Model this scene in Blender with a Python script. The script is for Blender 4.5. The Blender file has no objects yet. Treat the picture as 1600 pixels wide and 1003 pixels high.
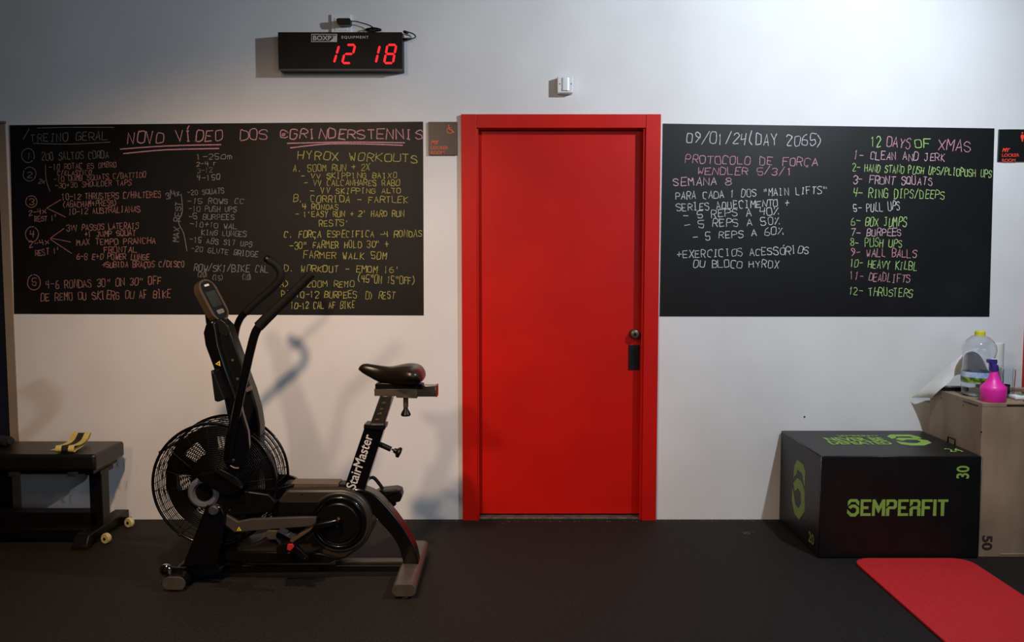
import bpy, bmesh, math, random
from math import sin, cos, pi, radians, sqrt, atan2
from mathutils import Vector, Matrix
random.seed(7)
S = bpy.context.scene
COL = S.collection
# ---------------------------------------------------------------- camera, world, lights, exposure
FOC = 1330.0; TH = radians(4.15); CY = -4.6; CZ = 1.43
cd = bpy.data.cameras.new('camera'); cam = bpy.data.objects.new('camera', cd); COL.objects.link(cam)
cam.location = (0, CY, CZ); cam.rotation_euler = (pi/2 - TH, 0, 0)
cd.sensor_width = 36; cd.lens = 36*FOC/1600; cd.clip_start = 0.05
S.camera = cam
S.view_settings.view_transform = 'Standard'; S.view_settings.look = 'None'
S.view_settings.gamma = 1; S.view_settings.use_curve_mapping = False
S.view_settings.exposure = 0.0
w = bpy.data.worlds.new('world'); S.world = w; w.use_nodes = True
w.node_tree.nodes['Background'].inputs[0].default_value = (0.5, 0.6, 0.8, 1)
w.node_tree.nodes['Background'].inputs[1].default_value = 0.03

def spot(name, loc, aim, power, color, size=0.05, angle=150, blend=1.0):
    l = bpy.data.lights.new(name, 'SPOT'); l.energy = power; l.color = color
    l.shadow_soft_size = size; l.spot_size = radians(angle); l.spot_blend = blend
    o = bpy.data.objects.new(name, l); COL.objects.link(o); o.location = loc
    o.rotation_euler = (Vector(aim)-Vector(loc)).to_track_quat('-Z', 'Y').to_euler()
    return o
def area(name, loc, aim, power, color, sx, sy):
    l = bpy.data.lights.new(name, 'AREA'); l.energy = power; l.color = color
    l.shape = 'RECTANGLE'; l.size = sx; l.size_y = sy
    o = bpy.data.objects.new(name, l); COL.objects.link(o); o.location = loc
    o.rotation_euler = (Vector(aim)-Vector(loc)).to_track_quat('-Z', 'Y').to_euler()
    return o
spot('cool_ceiling_spot', (1.92, -1.85, 2.88), (0.8, 0, 1.6), 200, (0.82, 0.91, 1.0), 0.035, 168, 0.8)
spot('warm_track_spot', (-0.95, -2.7, 2.95), (-1.35, -0.30, 0.0), 265, (1.0, 0.67, 0.43), 0.08, 86, 0.95)
spot('warm_rear_spot', (-1.7, -5.2, 2.95), (0.3, 0, 0.45), 235, (1.0, 0.76, 0.57), 0.16, 60, 0.95)
area('cool_fill_behind', (2.2, -6.8, 1.9), (0.6, 0, 1.0), 26, (0.80, 0.89, 1.0), 2.2, 1.2)  # soft cool fill added behind the camera, no visible source

# ---------------------------------------------------------------- helpers
def ray(px, py):
    a = (px-800)/FOC; b = -(py-501.5)/FOC
    return a, cos(TH)+b*sin(TH), -sin(TH)+b*cos(TH)
def U(px, py, y=None, z=None, x=None):
    """photo pixel -> point on a plane y=, z= or x="""
    a, b, c = ray(px, py)
    t = (y-CY)/b if y is not None else (z-CZ)/c if z is not None else x/a
    return Vector((a*t, CY+b*t, CZ+c*t))
def srgb(c):
    return tuple((v/255/12.92 if v/255 <= 0.04045 else ((v/255+0.055)/1.055)**2.4) for v in c)+(1,)

MATS = {}
def mat(name, color, rough=0.5, metal=0.0, color2=None, scale=8.0, bump=0.0, bscale=60.0, coat=0.0,
        emit=0.0, trans=0.0, alpha=1.0, detail=4.0, spec=0.5, ramp=(0.35, 0.65), stretch=None, sub=0.0):
    if name in MATS: return MATS[name]
    m = bpy.data.materials.new(name); m.use_nodes = True; nt = m.node_tree; N = nt.nodes; L = nt.links
    b = N['Principled BSDF']
    b.inputs['Base Color'].default_value = srgb(color); b.inputs['Roughness'].default_value = rough
    b.inputs['Metallic'].default_value = metal; b.inputs['Coat Weight'].default_value = coat
    b.inputs['Coat Roughness'].default_value = 0.08; b.inputs['Specular IOR Level'].default_value = spec
    b.inputs['Transmission Weight'].default_value = trans; b.inputs['Alpha'].default_value = alpha
    tc = N.new('ShaderNodeTexCoord'); src = tc.outputs['Object']
    if stretch:
        mp = N.new('ShaderNodeMapping'); mp.inputs['Scale'].default_value = stretch
        L.new(src, mp.inputs['Vector']); src = mp.outputs['Vector']
    if color2 is not None:
        n = N.new('ShaderNodeTexNoise'); n.inputs['Scale'].default_value = scale; n.inputs['Detail'].default_value = detail
        L.new(src, n.inputs['Vector'])
        r = N.new('ShaderNodeValToRGB'); r.color_ramp.elements[0].position = ramp[0]; r.color_ramp.elements[1].position = ramp[1]
        r.color_ramp.elements[0].color = srgb(color); r.color_ramp.elements[1].color = srgb(color2)
        L.new(n.outputs['Fac'], r.inputs['Fac']); L.new(r.outputs['Color'], b.inputs['Base Color'])
    if bump:
        n2 = N.new('ShaderNodeTexNoise'); n2.inputs['Scale'].default_value = bscale; n2.inputs['Detail'].default_value = 3
        L.new(src, n2.inputs['Vector'])
        bp = N.new('ShaderNodeBump'); bp.inputs['Strength'].default_value = bump; bp.inputs['Distance'].default_value = 0.01
        L.new(n2.outputs['Fac'], bp.inputs['Height']); L.new(bp.outputs['Normal'], b.inputs['Normal'])
    if emit:
        b.inputs['Emission Color'].default_value = srgb(color); b.inputs['Emission Strength'].default_value = emit
    MATS[name] = m; return m

ORG = [Vector((0, 0, 0))]
def finish(bm, name, mats, parent=None, smooth=35, label=None):
    if smooth:
        ar = sorted(f.calc_area() for f in bm.faces); med = ar[len(ar)//2] if ar else 0
        for f in bm.faces: f.smooth = not ((len(f.verts) > 6 or f.calc_area() > 10*med) and smooth <= 40)
        for e in bm.edges:
            if len(e.link_faces) == 2 and e.calc_face_angle(0) > radians(smooth): e.smooth = False
    org = parent.location if (parent is not None and parent.parent is None) else (parent['_org'] if parent is not None and '_org' in parent else ORG[0])
    org = Vector(org)
    if parent is None: org = Vector((0, 0, 0))
    me = bpy.data.meshes.new(name)
    if parent is not None: bmesh.ops.translate(bm, verts=bm.verts, vec=-WORLD(parent))
    bm.to_mesh(me); bm.free()
    if not isinstance(mats, (list, tuple)): mats = [mats]
    for m in mats: me.materials.append(m)
    o = bpy.data.objects.new(name, me); COL.objects.link(o)
    if parent is not None: o.parent = parent
    if label: o['label'] = label
    return o
def WORLD(o):
    v = Vector((0, 0, 0))
    while o is not None:
        v += o.location; o = o.parent
    return v
def empty(name, loc, label, cat, group=None):
    o = bpy.data.objects.new(name, None); COL.objects.link(o); o.location = loc
    o.empty_display_size = 0.1
    return tag(o, label, cat, group)
def tag(o, label=None, cat=None, group=None, kind=None):
    if label: o['label'] = label
    if cat: o['category'] = cat
    if group: o['group'] = group
    if kind: o['kind'] = kind
    return o
def rebase(o, loc):
    """put a single-mesh thing's origin at loc"""
    o.data.transform(Matrix.Translation(-Vector(loc))); o.location = loc
    return o
def bevel(bm, w, seg=2, ang=30):
    if w <= 0: return
    bmesh.ops.recalc_face_normals(bm, faces=bm.faces)
    es = [e for e in bm.edges if len(e.link_faces) == 2 and e.calc_face_angle(0) > radians(ang)]
    bmesh.ops.bevel(bm, geom=es, offset=w, segments=seg, profile=0.5, affect='EDGES', clamp_overlap=True)
def add_box(bm, lo, hi, mi=0):
    x0, y0, z0 = lo; x1, y1, z1 = hi
    v = [bm.verts.new(p) for p in ((x0,y0,z0),(x1,y0,z0),(x1,y1,z0),(x0,y1,z0),(x0,y0,z1),(x1,y0,z1),(x1,y1,z1),(x0,y1,z1))]
    for q in ((0,3,2,1),(4,5,6,7),(0,1,5,4),(1,2,6,5),(2,3,7,6),(3,0,4,7)):
        bm.faces.new([v[i] for i in q]).material_index = mi
def box(name, lo, hi, m, parent=None, bv=0.0, seg=2, label=None, smooth=35):
    bm = bmesh.new(); add_box(bm, lo, hi); bevel(bm, bv, seg)
    return finish(bm, name, m, parent, smooth, label)
def add_prism(bm, front, off):
    """polygon (list of Vectors) extruded by off"""
    a = [bm.verts.new(p) for p in front]; b = [bm.verts.new(Vector(p)+Vector(off)) for p in front]
    n = len(a)
    bm.faces.new(a); bm.faces.new(b[::-1])
    for i in range(n): bm.faces.new((a[i], b[i], b[(i+1) % n], a[(i+1) % n]))
def prism(name, pts, y0, y1, m, parent=None, bv=0.004, seg=2, label=None, yp=None, round_=False):
    """outline in photo pixels on the plane y=yp (default y0), extruded along y from y0 to y1"""
    if yp is None: yp = y0
    P = [U(px, py, y=yp) for px, py in pts]
    if round_: P = catmull(P, 4, True)
    P = [Vector((p.x, y0, p.z)) for p in P]
    bm = bmesh.new(); add_prism(bm, P, (0, y1-y0, 0)); bevel(bm, bv, seg, 50 if round_ else 30)
    bmesh.ops.recalc_face_normals(bm, faces=bm.faces)
    return finish(bm, name, m, parent, 35, label)
def catmull(P, k=6, closed=False):
    P = [Vector(p) for p in P]; n = len(P); out = []
    rng = range(n if closed else n-1)
    for i in rng:
        if closed: p0, p1, p2, p3 = P[(i-1) % n], P[i], P[(i+1) % n], P[(i+2) % n]
        else: p0, p1, p2, p3 = P[max(i-1, 0)], P[i], P[i+1], P[min(i+2, n-1)]
        for j in range(k):
            t = j/k
            out.append(0.5*((2*p1)+(p2-p0)*t+(2*p0-5*p1+4*p2-p3)*t*t+(3*p1-p0-3*p2+p3)*t**3))
    if not closed: out.append(P[-1])
    return out
def add_tube(bm, P, r, n=12, closed=False, caps=True, sx=1.0, up=None):
    P = [Vector(p) for p in P]; m = len(P)
    R = r if isinstance(r, (list, tuple)) else [r]*m
    if len(R) != m: R = [R[0]+(R[-1]-R[0])*i/(m-1) for i in range(m)] if len(R) == 2 else [R[min(int(i*len(R)/m), len(R)-1)] for i in range(m)]
    rings = []; nrm = None
    for i in range(m):
        if closed: t = (P[(i+1) % m]-P[i-1]).normalized()
        else: t = (P[min(i+1, m-1)]-P[max(i-1, 0)]).normalized()
        if nrm is None:
            nrm = (up or Vector((0, 1, 0))); nrm = nrm-t*nrm.dot(t)
            if nrm.length < 1e-3: nrm = Vector((1, 0, 0))-t*t.x
        else: nrm = nrm-t*nrm.dot(t)
        nrm.normalize(); bn = t.cross(nrm)
        rings.append([bm.verts.new(P[i]+(nrm*cos(2*pi*k/n)*sx+bn*sin(2*pi*k/n))*R[i]) for k in range(n)])
    for i in range(m if closed else m-1):
        A = rings[i]; B = rings[(i+1) % m]
        for k in range(n): bm.faces.new((A[k], A[(k+1) % n], B[(k+1) % n], B[k]))
    if caps and not closed:
        bm.faces.new(rings[0][::-1]); bm.faces.new(rings[-1])
def tube(name, pts, r, m, parent=None, k=6, n=12, label=None, closed=False, sx=1.0, smooth_path=True):
    """pts: (px,py,y) photo pixels on depth y"""
    P = [U(a, b, y=c) for a, b, c in pts]
    if smooth_path and len(P) > 2: P = catmull(P, k, closed)
    bm = bmesh.new(); add_tube(bm, P, r, n, closed, sx=sx)
    bmesh.ops.recalc_face_normals(bm, faces=bm.faces)
    return finish(bm, name, m, parent, 50, label)
def wtube(name, P, r, m, parent=None, k=5, n=8, label=None, closed=False, sx=1.0):
    P = catmull(P, k, closed) if len(P) > 2 else [Vector(p) for p in P]
    bm = bmesh.new(); add_tube(bm, P, r, n, closed, sx=sx)
    bmesh.ops.recalc_face_normals(bm, faces=bm.faces)
    return finish(bm, name, m, parent, 50, label)
def add_lathe(bm, prof, c, axis='z', n=24, sx=1.0, sy=1.0, mi=None):
    """prof: list of (radius, along axis)"""
    c = Vector(c); rings = []
    if isinstance(axis, str): ax = {'x': Vector((1,0,0)), 'y': Vector((0,1,0)), 'z': Vector((0,0,1))}[axis]
    else: ax = Vector(axis).normalized()
    e1 = ax.orthogonal().normalized(); e2 = ax.cross(e1)
    if axis == 'z': e1 = Vector((1,0,0)); e2 = Vector((0,1,0))
    for r, h in prof:
        if r < 1e-6: rings.append([bm.verts.new(c+ax*h)])
        else: rings.append([bm.verts.new(c+ax*h+e1*r*sx*cos(2*pi*k/n)+e2*r*sy*sin(2*pi*k/n)) for k in range(n)])
    for i in range(len(rings)-1):
        A, B = rings[i], rings[i+1]
        for k in range(n):
            a, b = A[k % len(A)], A[(k+1) % len(A)]; c2, d = B[(k+1) % len(B)], B[k % len(B)]
            vs = []
            for v in (a, b, c2, d):
                if v not in vs: vs.append(v)
            if len(vs) > 2:
                f = bm.faces.new(vs)
                if mi is not None: f.material_index = mi(i) if callable(mi) else mi
    return rings
def lathe(name, prof, c, m, parent=None, axis='z', n=24, sx=1.0, sy=1.0, label=None, smooth=35, mi=None):
    bm = bmesh.new(); add_lathe(bm, prof, c, axis, n, sx, sy, mi)
    bmesh.ops.recalc_face_normals(bm, faces=bm.faces)
    return finish(bm, name, m, parent, smooth, label)
def ring(R, c, k=48):
    return [Vector((c[0]+R*cos(2*pi*i/k), c[1], c[2]+R*sin(2*pi*i/k))) for i in range(k)]
def polyflat(name, polys, m, parent, nrm, th=0.0006, label=None):
    """thin printed shapes: list of polygons (world Vectors), lifted along nrm"""
    bm = bmesh.new(); nrm = Vector(nrm)
    for P in polys:
        add_prism(bm, [Vector(p)+nrm*th for p in P], nrm*(-th*0.9))
    bmesh.ops.recalc_face_normals(bm, faces=bm.faces)
    return finish(bm, name, m, parent, 0, label)
def text(name, body, m, parent, p0, xd, zd, width, height, bold=0.0, lift=0.001, label=None, shear=0.0, spacing=1.0):
    """printed lettering fitted to width x height; p0 = lower left corner"""
    cu = bpy.data.curves.new(name, 'FONT'); cu.body = body; cu.offset = bold; cu.shear = shear; cu.space_character = spacing
    cu.extrude = 0.0; cu.resolution_u = 4; cu.align_x = 'LEFT'
    ob = bpy.data.objects.new(name, cu); COL.objects.link(ob)
    dg = bpy.context.evaluated_depsgraph_get(); dg.update()
    me = bpy.data.meshes.new_from_object(ob.evaluated_get(dg)); bpy.data.objects.remove(ob)
    xs = [v.co.x for v in me.vertices]; ys = [v.co.y for v in me.vertices]
    x0, x1, y0, y1 = min(xs), max(xs), min(ys), max(ys)
    xd = Vector(xd).normalized(); zd = Vector(zd).normalized(); n = xd.cross(zd)
    base = Vector(p0)+n*lift-WORLD(parent)
    for v in me.vertices:
        v.co = base+xd*((v.co.x-x0)/(x1-x0)*width)+zd*((v.co.y-y0)/(y1-y0)*height)
    me.materials.clear(); me.materials.append(m)
    o = bpy.data.objects.new(name, me); COL.objects.link(o); o.parent = parent
    if label: o['label'] = label
    if len(body) > 1: o['kind'] = 'stuff'
    return o

# ---------------------------------------------------------------- materials
M_wall = mat('wall_paint', (226, 225, 226), 0.62, color2=(216, 214, 214), scale=1.6, bump=0.05, bscale=220, spec=0.3)
M_ceil = mat('ceiling_paint', (90, 90, 92), 0.8, color2=(80, 80, 82), scale=2)
M_dark = mat('room_wall_paint', (66, 63, 61), 0.85, color2=(58, 55, 53), scale=2)
M_red = mat('red_lacquer', (198, 20, 8), 0.42, color2=(188, 18, 7), scale=3, bump=0.03, bscale=180, spec=0.22)
M_board = mat('chalkboard_paint', (14, 14, 15), 0.5, color2=(24, 25, 26), scale=2.2, spec=0.25, bump=0.03, bscale=300, detail=6, ramp=(0.45, 0.8))
M_black = mat('black_gloss_metal', (6, 6, 8), 0.24, coat=0.3, color2=(9, 9, 10), scale=5, spec=0.25)
M_blackm = mat('black_satin_metal', (7, 7, 7), 0.42, color2=(10, 10, 10), scale=20, spec=0.28)
M_plast = mat('black_plastic', (6, 6, 6), 0.36, color2=(9, 8, 8), scale=15, spec=0.28)
M_rub = mat('black_rubber', (8, 8, 8), 0.7, spec=0.2, bump=0.1, bscale=200, color2=(14, 14, 13), scale=40)
M_grey = mat('grey_brown_shroud', (50, 44, 38), 0.38, color2=(44, 39, 34), scale=9, metal=0.2)
M_steel = mat('brushed_steel', (165, 160, 155), 0.28, metal=1.0, color2=(140, 135, 130), scale=30)
M_dsteel = mat('dull_steel_cap', (105, 95, 82), 0.42, metal=0.6, color2=(92, 84, 73), scale=20)
M_chrome = mat('chrome', (210, 210, 212), 0.08, metal=1.0, color2=(200, 200, 202), scale=10)
M_yel = mat('yellow_sticker', (215, 190, 60), 0.5, color2=(205, 180, 55), scale=50)
M_white = mat('white_print', (205, 203, 200), 0.5, color2=(195, 193, 190), scale=60)
M_whitep = mat('white_plastic', (225, 226, 228), 0.35, color2=(218, 219, 221), scale=10)
M_green = mat('lime_print', (140, 178, 76), 0.55, color2=(132, 170, 70), scale=30)
M_pvc = mat('black_vinyl_cover', (12, 11, 11), 0.42, color2=(17, 16, 16), scale=9, spec=0.35, bump=0.12, bscale=35)
M_leather = mat('black_vinyl_upholstery', (14, 13, 12), 0.36, color2=(20, 18, 17), scale=12, bump=0.1, bscale=140)
M_floor = mat('rubber_floor', (25, 22, 19), 0.75, color2=(40, 36, 33), scale=90, bump=0.35, bscale=160, detail=8, ramp=(0.4, 0.75), spec=0.22)

# ---------------------------------------------------------------- room
XL, XR, YF, H = -4.2, 5.0, -8.0, 3.1
box('floor', (XL-0.2, YF-0.2, -0.1), (XR+0.2, 1.2, 0), M_floor)['kind'] = 'structure'
box('ceiling', (XL-0.2, YF-0.2, H), (XR+0.2, 1.2, H+0.1), M_ceil)['kind'] = 'structure'
box('wall_left', (XL-0.2, YF, 0), (XL, 0.2, H), M_dark)['kind'] = 'structure'
box('wall_right', (XR, YF, 0), (XR+0.2, 0.2, H), M_wall)['kind'] = 'structure'
box('wall_front', (XL-0.2, YF-0.2, 0), (XR+0.2, YF, H), M_dark)['kind'] = 'structure'
# door geometry on the back wall
DX0, DX1, DZ = -0.19, 0.713, 2.125      # leaf
FX0, FX1, FZ = -0.270, 0.790, 2.197     # casing outer edges
LX, LZ = -2.70, 2.150                    # edge and top of the opening at the far left
RX = 2.775                               # left edge of the casing at the far right
bm = bmesh.new()
add_box(bm, (XL, 0, LZ), (DX0-0.01, 0.2, H)); add_box(bm, (LX, 0, 0), (DX0-0.01, 0.2, LZ))
add_box(bm, (DX0-0.01, 0, DZ+0.01), (DX1+0.01, 0.2, H))
add_box(bm, (DX1+0.01, 0, 0), (RX+0.08, 0.2, H)); add_box(bm, (RX+0.08, 0, DZ+0.01), (XR, 0.2, H))
add_box(bm, (RX+0.98, 0, 0), (XR, 0.2, DZ+0.01)); add_box(bm, (XL, 0, 0), (LX-1.15, 0.2, LZ))
finish(bm, 'wall_back', M_wall, None, 0)['kind'] = 'structure'
box('wall_corridor', (XL-0.2, 1.0, 0), (XR+0.2, 1.2, H), M_dark)['kind'] = 'structure'

# red door
def red_door(name, x0, x1, fx0, fx1, zt, fz, hardware=True):
    r = bpy.data.objects.new(name, None); COL.objects.link(r); r.location = ((x0+x1)/2, 0, 0); r['kind'] = 'structure'
    box('door_leaf', (x0+0.003, 0.045, 0.018), (x1-0.003, 0.087, zt-0.004), M_red, r, 0.002)
    cas = 0.022
    box('casing_side', (fx0, -cas, 0), (x0+0.002, 0.0, fz), M_red, r, 0.002)
    box('casing_side', (x1-0.002, -cas, 0), (fx1, 0.0, fz), M_red, r, 0.002)
    box('casing_head', (x0+0.003, -cas+0.001, zt), (x1-0.003, 0.0, fz), M_red, r, 0.002)
    box('jamb', (x0-0.012, 0.0, 0), (x0+0.001, 0.12, zt+0.01), M_red, r, 0.001)
    box('jamb', (x1-0.001, 0.0, 0), (x1+0.012, 0.12, zt+0.01), M_red, r, 0.001)
    box('jamb_head', (x0, 0.0, zt-0.002), (x1, 0.12, zt+0.012), M_red, r, 0.001)
    # raised edge strip of the stop beside the leaf
    box('door_stop', (x0+0.001, -0.012, 0), (x0+0.010, 0.03, zt-0.002), M_red, r, 0.001)
    box('door_stop', (x1-0.013, -0.010, 0), (x1-0.001, -0.0005, zt-0.002), M_red, r, 0.001)
    box('threshold', (x0+0.011, 0.0, 0), (x1-0.002, 0.12, 0.010), mat('threshold_metal', (120, 112, 102), 0.5, metal=0.5, color2=(90, 84, 78), scale=30), r, 0.002)
    if hardware:
        c = U(992, 522, y=0.01)
        k = lathe('door_knob', [(0, -0.045), (0.012, -0.045), (0.022, -0.040), (0.026, -0.028), (0.022, -0.014), (0.027, -0.008), (0.028, 0)], (c.x, 0.045, c.z), M_dsteel, r, 'y', 28)
        lathe('keyhole_button', [(0, -0.0475), (0.008, -0.047), (0.009, -0.044)], (c.x, 0.045, c.z), M_blackm, k, 'y', 16)
        a = U(982, 539, y=0.043); b = U(999, 578, y=0.043)
        p = box('lock_plate', (a.x, 0.041, b.z), (b.x, 0.0451, a.z), mat('dark_bronze', (34, 18, 14), 0.4, metal=0.4, color2=(28, 15, 12), scale=20), r, 0.001)
        box('recess_slot', (a.x+0.017, 0.0395, b.z+0.03), (b.x-0.017, 0.0415, a.z-0.025), M_blackm, p, 0.0005)
    return r
red_door('door_1', DX0, DX1, FX0, FX1, DZ, FZ)
red_door('door_2', RX+0.085, RX+0.97, RX, RX+1.05, DZ, FZ, False)
# dark opening with a plain jamb at the far left
M_jamb = mat('dull_beige_frame', (150, 132, 112), 0.55, color2=(138, 121, 103), scale=4)
M_dglass = mat('dark_blue_door_panel', (30, 38, 52), 0.3, color2=(26, 33, 46), scale=3)
r = bpy.data.objects.new('door_3', None); COL.objects.link(r); r.location = (LX-0.6, 0, 0); r['kind'] = 'structure'
box('door_frame', (LX-0.046, -0.004, 0), (LX+0.002, 0.12, LZ), M_jamb, r, 0.002)
box('door_frame', (LX-1.15, -0.004, 0), (LX-1.104, 0.12, LZ), M_jamb, r, 0.002)
box('frame_head', (LX-1.104, 0.02, LZ-0.045), (LX-0.046, 0.12, LZ), M_jamb, r, 0.002)
box('door_leaf', (LX-1.10, 0.04, 0.01), (LX-0.05, 0.085, LZ-0.047), M_dglass, r, 0.002)
box('shadow_strip_1', (LX-1.16, -0.012, LZ), (LX+0.004, 0.0, LZ+0.012), mat('dark_shadow_gap', (60, 52, 46), 0.6, color2=(52, 46, 41), scale=9))['kind'] = 'structure'  # dark strip over the opening, its shadow gap put in as colour

# ---------------------------------------------------------------- stroke font for the chalk handwriting (grid 4 x 6)
G = {
'A': '002640 1232', 'B': '00063645443303 334241301000', 'C': '45361605011030', 'D': '00062645412000', 'E': '46060040 0333',
'F': '460600 0333', 'G': '45361605011030414323', 'H': '0006 4046 0343', 'I': '2620 1636 1030', 'J': '1646 3631201001',
'K': '0006 460340', 'L': '060040', 'M': '0006234640', 'N': '00064046', 'O': '160501103041453616', 'P': '00063645443303',
'Q': '160501103041453616 2140', 'R': '00063645443303 2340', 'S': '4536160504334241301001', 'T': '0646 2620', 'U': '060110304146',
'V': '062046', 'W': '0610233046', 'X': '0640 0046', 'Y': '062346 2320', 'Z': '06460040', '0': '160501103041453616',
'1': '152620', '2': '05163645440040', '3': '05163645443323 334241301001', '4': '060343 3630', '5': '460603334241301001',
'6': '36150301103041423303', '7': '064610', '8': '160504334241301001023344453616', '9': '4333140516364543 4310',
'-': '0343', '+': '0343 2125', '/': '0047', '(': '37141230', ')': '07242200', '.': '2021', '%': '0046 1516 4041',
"'": '2624', '"': '1614 3634', '@': '3423131222344435160501103041', 'm': '0004 03142320 23344340', 'r': '0004 031434', 'x': '0440 0044',
':': '2122 2425', ',': '2110',
}
def seg_quads(bm, pts, wd, nrm, out):
    """one continuous mitred ribbon along pts"""
    n = Vector(nrm); Q = [pts[0]]
    for p in pts[1:]:
        if (p-Q[-1]).length > 1e-4: Q.append(p)
    if len(Q) < 2: return
    cl = (Q[0]-Q[-1]).length < 2e-3 and len(Q) > 6
    Q[0] = Q[0]-(Q[1]-Q[0]).normalized()*wd*0.3; Q[-1] = Q[-1]+(Q[-1]-Q[-2]).normalized()*wd*0.3
    L_ = []
    for i in range(len(Q)):
        d0 = (Q[i]-Q[i-1]).normalized() if i else (Q[1]-Q[0]).normalized()
        d1 = (Q[i+1]-Q[i]).normalized() if i < len(Q)-1 else d0
        s0 = d0.cross(n); s1 = d1.cross(n); m = s0+s1
        m = m.normalized() if m.length > 0.3 else s0
        m = m*min(1/max(m.dot(s0), 0.5), 2.0)*wd*0.5
        L_.append((bm.verts.new(Q[i]-m), bm.verts.new(Q[i]+m)))
    for a, b in zip(L_, L_[1:]):
        f = bm.faces.new((a[0], b[0], b[1], a[1])); f.normal_update()
        if f.normal.dot(n) < 0: f.normal_flip()
def chalk_mat(name, col):
    m = mat(name, col, 0.95, color2=(34, 33, 33), scale=240, ramp=(0.50, 0.74), detail=3, spec=0.1)
    return m
CH = dict(dim=chalk_mat('chalk_grey_worn', (112, 108, 104)), rose=chalk_mat('chalk_rose_worn', (160, 116, 110)),
          pink=chalk_mat('chalk_pink', (205, 150, 160)), yel=chalk_mat('chalk_yellow_worn', (168, 163, 92)), blue=chalk_mat('chalk_blue_grey_worn', (122, 124, 130)),
          white=chalk_mat('chalk_white', (205, 205, 205)), pinkw=chalk_mat('chalk_pale_pink', (215, 178, 190)), green=chalk_mat('chalk_green', (170, 205, 130)),
          wt=chalk_mat('chalk_white_worn', (150, 148, 140)))
BY = -0.0046
def W(px, py): return U(px, py, y=BY)
def strokes(board, lines, col, wd=0.0040, name='chalk_line', sm=True):
    yy = 0.0
    for L_ in lines:
        bm = bmesh.new()
        P = [W(*p) for p in L_]
        if sm and len(P) > 2: P = catmull(P, 4)
        for q in P: q.y = BY-yy
        seg_quads(bm, P, wd, (0, -1, 0), 0); yy += 0.00006
        finish(bm, name, CH[col], board, 0)
def circ(x, y, r, ry=None):
    ry = ry or r; a0 = random.uniform(0, 6)
    return [(x+r*cos(a0+i*0.55)*random.uniform(0.95, 1.05), y+ry*sin(a0+i*0.55)) for i in range(12)]
def write(board, s, x0, y0, x1, y1, h, col, wd=0.0038):
    bm = bmesh.new(); n = len(s); d = Vector((x1-x0, y1-y0)); L_ = d.length; d.normalize(); u = Vector((d.y, -d.x)); u = u if u.y < 0 or abs(u.y) < 0.3 and True else -u
    if abs(d.x) > 0.3 and u.y > 0: u = -u
    cw = L_/(n-0.25); yy = 0.0
    for i, c in enumerate(s):
        if c == ' ': continue
        acc = None
        if c == 'Ç': acc = [(2, 0), (2.6, -1), (1.6, -1.6)]; c = 'C'
        if c == 'Í': acc = [(2, 7.2), (3, 8.8)]; c = 'I'
        if c == 'Ó': acc = [(2, 7), (3, 8.4)]; c = 'O'
        g = G.get(c)
        if g is None: continue
        k = random.uniform(0.88, 1.1); sl = random.uniform(-0.06, 0.14); bo = random.uniform(-0.06, 0.06)*h
        gw = cw*random.uniform(0.62, 0.76); ox = i*cw+random.uniform(0, 0.06)*cw
        if c in '1I\'.': gw *= 0.8
        polys = [[(int(q[j]), int(q[j+1])) for j in range(0, len(q)-1, 2)] for q in g.split()]
        if acc: polys.append(acc)
        if h >= 13: bm = bmesh.new()
        for q in polys:
            P = []
            for (a, b) in q:
                a += random.uniform(-0.34, 0.34); b += random.uniform(-0.34, 0.34)
                v = (b/6*h*k)+bo; t = ox+a/4*gw+sl*v
                p = Vector((x0, y0))+d*t+u*v; P.append(W(p.x, p.y))
            if len(P) > 4: P = catmull(P, 3)
            for p in P: p.y = BY-yy
            seg_quads(bm, P, wd*random.uniform(0.8, 1.15), (0, -1, 0), 0)
            yy = (yy+0.00006) % 0.0012
        if h >= 13: finish(bm, 'chalk_letter', CH[col], board, 0)
    if h < 13: tag(finish(bm, 'chalk_writing', CH[col], board, 0), kind='stuff')
def sheet(name, corners, th, m, label, cat):
    P = [U(*c, y=-th) for c in corners]
    bm = bmesh.new(); add_prism(bm, P, (0, th-0.0002, 0)); bmesh.ops.recalc_face_normals(bm, faces=bm.faces)
    o = finish(bm, name, m, None, 0); c = sum(P, Vector())/4; rebase(o, (c.x, 0, min(p.z for p in P)))
    return tag(o, label, cat)
B1 = sheet('chalkboard', [(15, 195.5), (661, 190), (662, 492.5), (22, 490)], 0.004, M_board,
           'wide black chalkboard left of the red door covered in pink and yellow chalk writing', 'chalkboard')
B2 = sheet('chalkboard', [(1036, 193), (1554, 200.5), (1546, 494.5), (1031, 494)], 0.004, M_board,
           'black chalkboard right of the red door with a chalk date and numbered list', 'chalkboard')
D = -1
w1 = lambda *a, **k: write(B1, *a, **k)
w2 = lambda *a, **k: write(B2, *a, **k)
w1('TREINO GERAL', 48, 222, 167, 218, 12, 'dim'); strokes(B1, [[(36, 218), (46, 201)], [(58, 200), (110, 199), (178, 199)], [(52, 224), (110, 225), (172, 222)]], 'dim')
strokes(B1, [circ(44, 243, 10, 11), circ(46, 272, 10, 11)], 'dim', name='chalk_circle')
w1('1', 42, 248, 48, 248, 10, 'dim'); w1('2', 43, 277, 50, 277, 9, 'dim')
w1('200 SALTOS CORDA', 65, 250, 170, 247, 11, 'dim'); w1('2x', 60, 287, 70, 287, 7, 'dim')
strokes(B1, [[(71, 258), (72, 280), (78, 299)]], 'dim')
w1('-10 ROTAÇÕES OMBRO', 77, 265, 182, 261, 8, 'rose', wd=0.0032); w1('C/ELASTICO', 90, 274, 143, 273, 7, 'rose', wd=0.003)
w1('-10 DUMB SQUATS C/BATTIDO', 84, 284, 228, 277, 8, 'rose', wd=0.0032); w1('-30+30 SHOULDER TAPS', 86, 294, 205, 289, 8, 'rose', wd=0.0032)
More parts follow.
